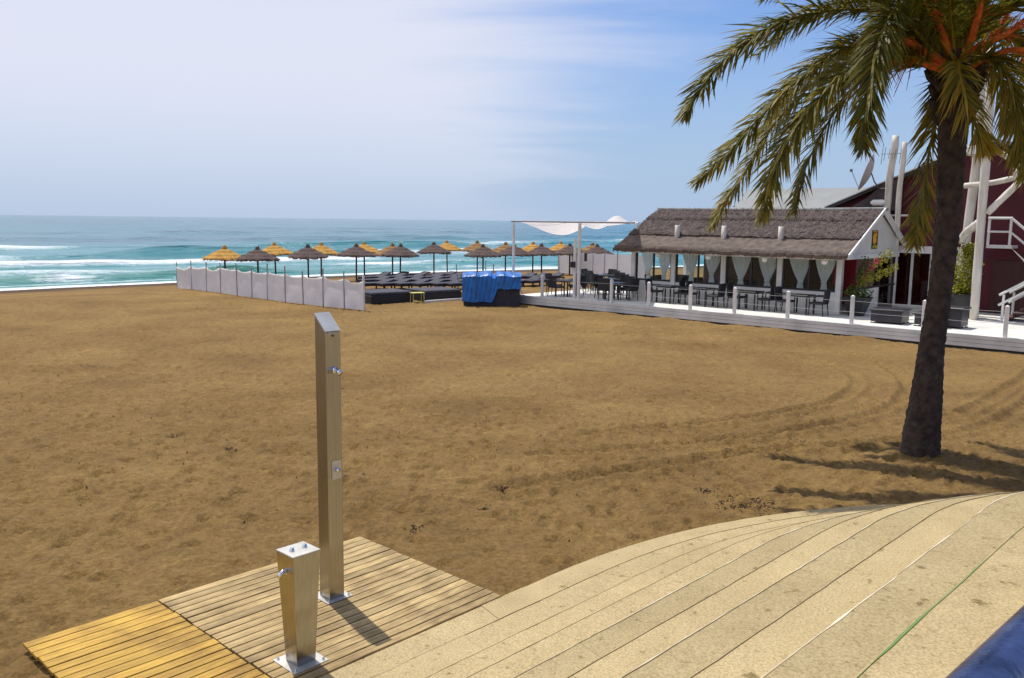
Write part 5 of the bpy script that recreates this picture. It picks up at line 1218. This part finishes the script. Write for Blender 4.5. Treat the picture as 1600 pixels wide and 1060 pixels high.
# ------------------------------------------------------------------ straw parasols
def make_parasol(mm, seed):
    rd = random.Random(seed); r = empty('straw_parasol'); hgt, R_ = 2.55, 1.27; zr = 1.86
    nseg = 56; g = MB(); P = []
    for a in range(9):
        t = a / 8; row = []
        for b2 in range(nseg + 1):
            th = 6.2832 * (b2 % nseg) / nseg; k_ = TAB[(b2 % nseg) * 3 & 255, seed & 255]
            rad = R_ * t * (1 + .05 * math.sin(8 * th) * t * .6) + (.05 * k_ if a == 8 else 0); z = hgt - .08 - (hgt - .08 - zr) * (t ** 1.08) - (.09 * k_ if a == 8 else 0) + .02 * (TAB[(b2 * 7 + a * 31) & 255, (seed * 5) & 255] - .5)
            row.append((rad * math.cos(th), rad * math.sin(th), z))
        P.append(row)
    g.grid(P[::-1]); c_ = g.build('canopy', mm, r, False)
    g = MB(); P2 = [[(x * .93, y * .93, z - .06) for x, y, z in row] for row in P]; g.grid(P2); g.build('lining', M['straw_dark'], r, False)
    g = MB()
    for _ in range(420):
        th = rd.uniform(0, 6.2832); l_ = rd.uniform(.06, .24); q = 6.2832 * .006
        a = Vector((math.cos(th), math.sin(th), 0)) * R_ * rd.uniform(.93, 1.03); tq = Vector((-math.sin(th), math.cos(th), 0)) * .014
        g.add([a + tq + zv * (zr + .02), a - tq + zv * (zr + .02), a * 1.02 + zv * (zr - l_)], [(0, 1, 2)])
    for lev in (.35, .68):
        for _ in range(170):
            th = rd.uniform(0, 6.2832); a = Vector((math.cos(th), math.sin(th), 0)); tq = Vector((-math.sin(th), math.cos(th), 0)) * .02; z0 = hgt - .04 - (hgt - .08 - zr) * lev ** 1.08
            l_ = rd.uniform(.10, .22); g.add([a * R_ * lev + tq + zv * z0, a * R_ * lev - tq + zv * z0, a * (R_ * lev + l_) + zv * (z0 - l_ * .66)], [(0, 1, 2)])
    o = g.build('fringe', mm, c_); o['kind'] = 'stuff'
    g = MB()
    for _ in range(80):
        th = rd.uniform(0, 6.2832); a = Vector((math.cos(th), math.sin(th), 0)); tq = Vector((-math.sin(th), math.cos(th), 0)) * .02
        g.add([a * .02 + tq + zv * (hgt + .06), a * .02 - tq + zv * (hgt + .06), a * rd.uniform(.16, .26) + zv * (hgt - rd.uniform(.10, .2))], [(0, 1, 2)])
    g.tube([(0, 0, hgt - .15), (0, 0, hgt + .02), (0, 0, hgt + .07)], [.12, .10, .05], 9); g.build('top_knot', mm, r)
    g = MB(); g.tube([(0, 0, -.75), (0, 0, hgt - .1)], .055, 9); g.build('pole', M['pole_wood'], r, True)
    return r
protos = {'y': make_parasol(M['straw_yellow'], 3), 'd': make_parasol(M['straw_dark'], 5), 't': make_parasol(M['straw_tan'], 8)}
pused = {}
para = [(350, 384, 'y'), (402, 385, 'd'), (430, 379, 'y'), (481, 382, 'd'), (501, 379, 'y'), (556, 381, 'd'), (569, 378, 'y'), (613, 380, 't'), (625, 381, 'd'), (678, 378.5, 'd'), (699, 376, 'y'),
        (746, 376, 't'), (755, 382, 'd'), (790, 378.5, 't'), (803, 381, 'd'), (833, 378, 'y'), (847, 381, 'd'), (876, 377.5, 'y'), (891, 380.5, 'd'), (925, 379.5, 't'), (934, 381.5, 'd')]
cn = {'y': 'bright yellow straw parasol', 'd': 'dark brown straw parasol', 't': 'tan and brown straw parasol'}; cnt = {'y': 0, 'd': 0, 't': 0}
PPOS = []
for px, py, kd in para:
    d = ray(px, py); t = (1.47 - H) / d.z; x, y = d.x * t, d.y * t
    o = protos[kd] if kd not in pused else copy_tree(protos[kd]); pused[kd] = 1
    o.location = (x, y, 1.47 - 2.60); o.rotation_euler = (random.uniform(-.03, .03), random.uniform(-.03, .03), random.uniform(0, 6)); sc = random.uniform(.95, 1.04); o.scale = (sc, sc, 1)
    tag(o, f'{cn[kd]}, {ORD[cnt[kd]]} of its colour from the left', 'parasol', 'straw parasols on the beach'); cnt[kd] += 1; PPOS.append((x, y))

# ------------------------------------------------------------------ sun loungers
def make_lounger():
    r = empty('sun_lounger'); g = MB(); g.box((0, -.25, .33), (.70, 1.40, .10), bev=.03); g.build('mattress', M['grey_cushion'], r)
    Mx = Matrix.Rotation(math.radians(14), 3, 'X'); g = MB(); g.box((0, .76, .40), (.70, .66, .09), Mx, bev=.03); g.build('backrest', M['grey_cushion'], r)
    g = MB(); g.box((0, .05, .24), (.74, 2.04, .07)); g.build('frame', M['dark_wicker'], r)
    for sx in (-1, 1):
        for sy in (-.85, .95): g = MB(); g.box((sx * .33, sy, .10), (.06, .06, .205)); g.build('leg', M['dark_wicker'], r)
    return r
lng = make_lounger(); first = True
sea_rot = math.atan2(-NS.x, -NS.y)  # backrests towards the land
rows_l = [(452, (585, 612, 640, 668, 697, 718)), (446, (582, 610, 640, 668, 698, 722)), (441, (584, 612, 642, 672, 700, 724)), (437, (588, 616, 650, 690, 722)), (447, (822, 838)), (440, (818, 838, 858))]
rn = ['nearest', 'second', 'third', 'farthest', 'near right-hand', 'far right-hand']
for ri, (py, xs) in enumerate(rows_l):
    for ci_, px in enumerate(xs):
        p = gpt(px + random.uniform(-2, 2), py)
        o = lng if first else copy_tree(lng); first = False
        o.location = p; o.rotation_euler = (0, 0, sea_rot + math.pi + random.uniform(-.12, .12)); tag(o, f'charcoal sun lounger, {ORD[ci_]} from the left in the {rn[ri]} row', 'sun lounger', 'charcoal loungers below the parasols')
def daybed(px0, px1, py, dep, label):
    a, b2 = gpt(px0, py), gpt(px1, py - (px1 - px0) * .055); d = (b2 - a); L_0 = d.length; an = math.atan2(d.y, d.x); c = (a + b2) / 2 + Vector((-math.sin(an), math.cos(an), 0)) * dep / 2
    r = empty('daybed', (c.x, c.y, gz(c.x, c.y)), an, label, 'daybed'); g = MB(); g.box((0, 0, .19), (L_0, dep, .38), bev=.02); g.build('base', M['dark_wicker'], r); g = MB(); g.box((0, 0, .45), (L_0 - .04, dep - .04, .15), bev=.05); g.build('mattress', M['grey_cushion'], r)
daybed(580, 646, 476, 1.9, 'wide charcoal daybed nearest the right end of the white windbreak'); daybed(664, 722, 472, 1.9, 'wide charcoal daybed just left of the blue tarpaulin')
p = gpt(652, 473); r = empty('side_table', p, .5, 'small yellow side table between the two daybeds', 'table'); g = MB(); g.box((0, 0, .46), (.62, .42, .03), bev=.008); g.build('table_top', M['yellow_table'], r)
for sx in (-1, 1):
    for sy in (-1, 1): g = MB(); g.tube([(sx * .26, sy * .16, .45), (sx * .28, sy * .18, 0)], .018, 6); g.build('leg', M['yellow_table'], r)
p = gpt(664, 473.5); q2 = gpt(724, 469); d = q2 - p; r = empty('white_kerb', p, math.atan2(d.y, d.x), 'thin white plank on the sand left of the blue tarpaulin', 'plank'); g = MB(); g.box((d.length / 2, 0, .05), (d.length, .10, .11), bev=.01); g.build('plank', M['white_wood'], r)

# ------------------------------------------------------------------ seaweed and litter on the sand
def clump(px, py, n, rad, label, seed):
    rd = random.Random(seed); p = gpt(px, py); r = empty('dry_seaweed', p, 0, label, 'seaweed'); g = MB()
    for _ in range(n):
        a = Vector((rd.gauss(0, rad * .38), rd.gauss(0, rad * .38), rd.uniform(-.03, .02))); d = Vector((rd.uniform(-1, 1), rd.uniform(-1, 1), rd.uniform(-.3, .3))).normalized() * rd.uniform(.015, .06)
        g.tube([a, a + d * .5 + zv * .012, a + d], [.006, .006, .002], 3, False)
    g.build('tangle', M['debris'], r)['kind'] = 'stuff'
clump(1168, 790, 260, .40, 'large dark tangle of dry seaweed near the step edge', 1); clump(1256, 694, 90, .2, 'dark clump of seaweed left of the palm shadow', 2); clump(1104, 768, 45, .16, 'small clump of seaweed left of the big tangle', 3)
clump(652, 829, 40, .15, 'small dark clump just beyond the duckboard corner', 5); clump(757, 797, 26, .10, 'tiny dark clump far right of the shower post', 6); clump(785, 763, 22, .09, 'tiny dark clump farthest of the pair right of the shower post', 7); clump(267, 682, 30, .16, 'small dark clump on the sand left of the shower post', 8); clump(358, 702, 22, .12, 'tiny dark clump beside the shower post on its left', 9)
g = MB(); rd = random.Random(77)
for _ in range(800):
    y = 4.5 + 24 * rd.random() ** 1.5; x = rd.uniform(-.62 * y, .6 * y)
    if x * -.72 + y * .69 < 4.9 or (x > 4 and y < 9.6) or (-4.4 < x < .4 and y < 8.3): continue
    z = gz(x, y) + .03; s_ = rd.uniform(.008, .03); a = rd.uniform(0, 6.28)
    g.add([(x, y, z - .02), (x + s_ * math.cos(a), y + s_ * math.sin(a), z - .02), (x + s_ * .6 * math.cos(a + 1.2), y + s_ * .6 * math.sin(a + 1.2), z - .015), (x + s_ * .4 * math.cos(a + .6), y + s_ * .4 * math.sin(a + .6), z + s_ * .4)], [(0, 1, 3), (1, 2, 3), (2, 0, 3)])
tag(g.build('beach_litter', M['debris']), 'tiny dark bits of litter and shell scattered over the sand', 'litter', None, 'stuff')
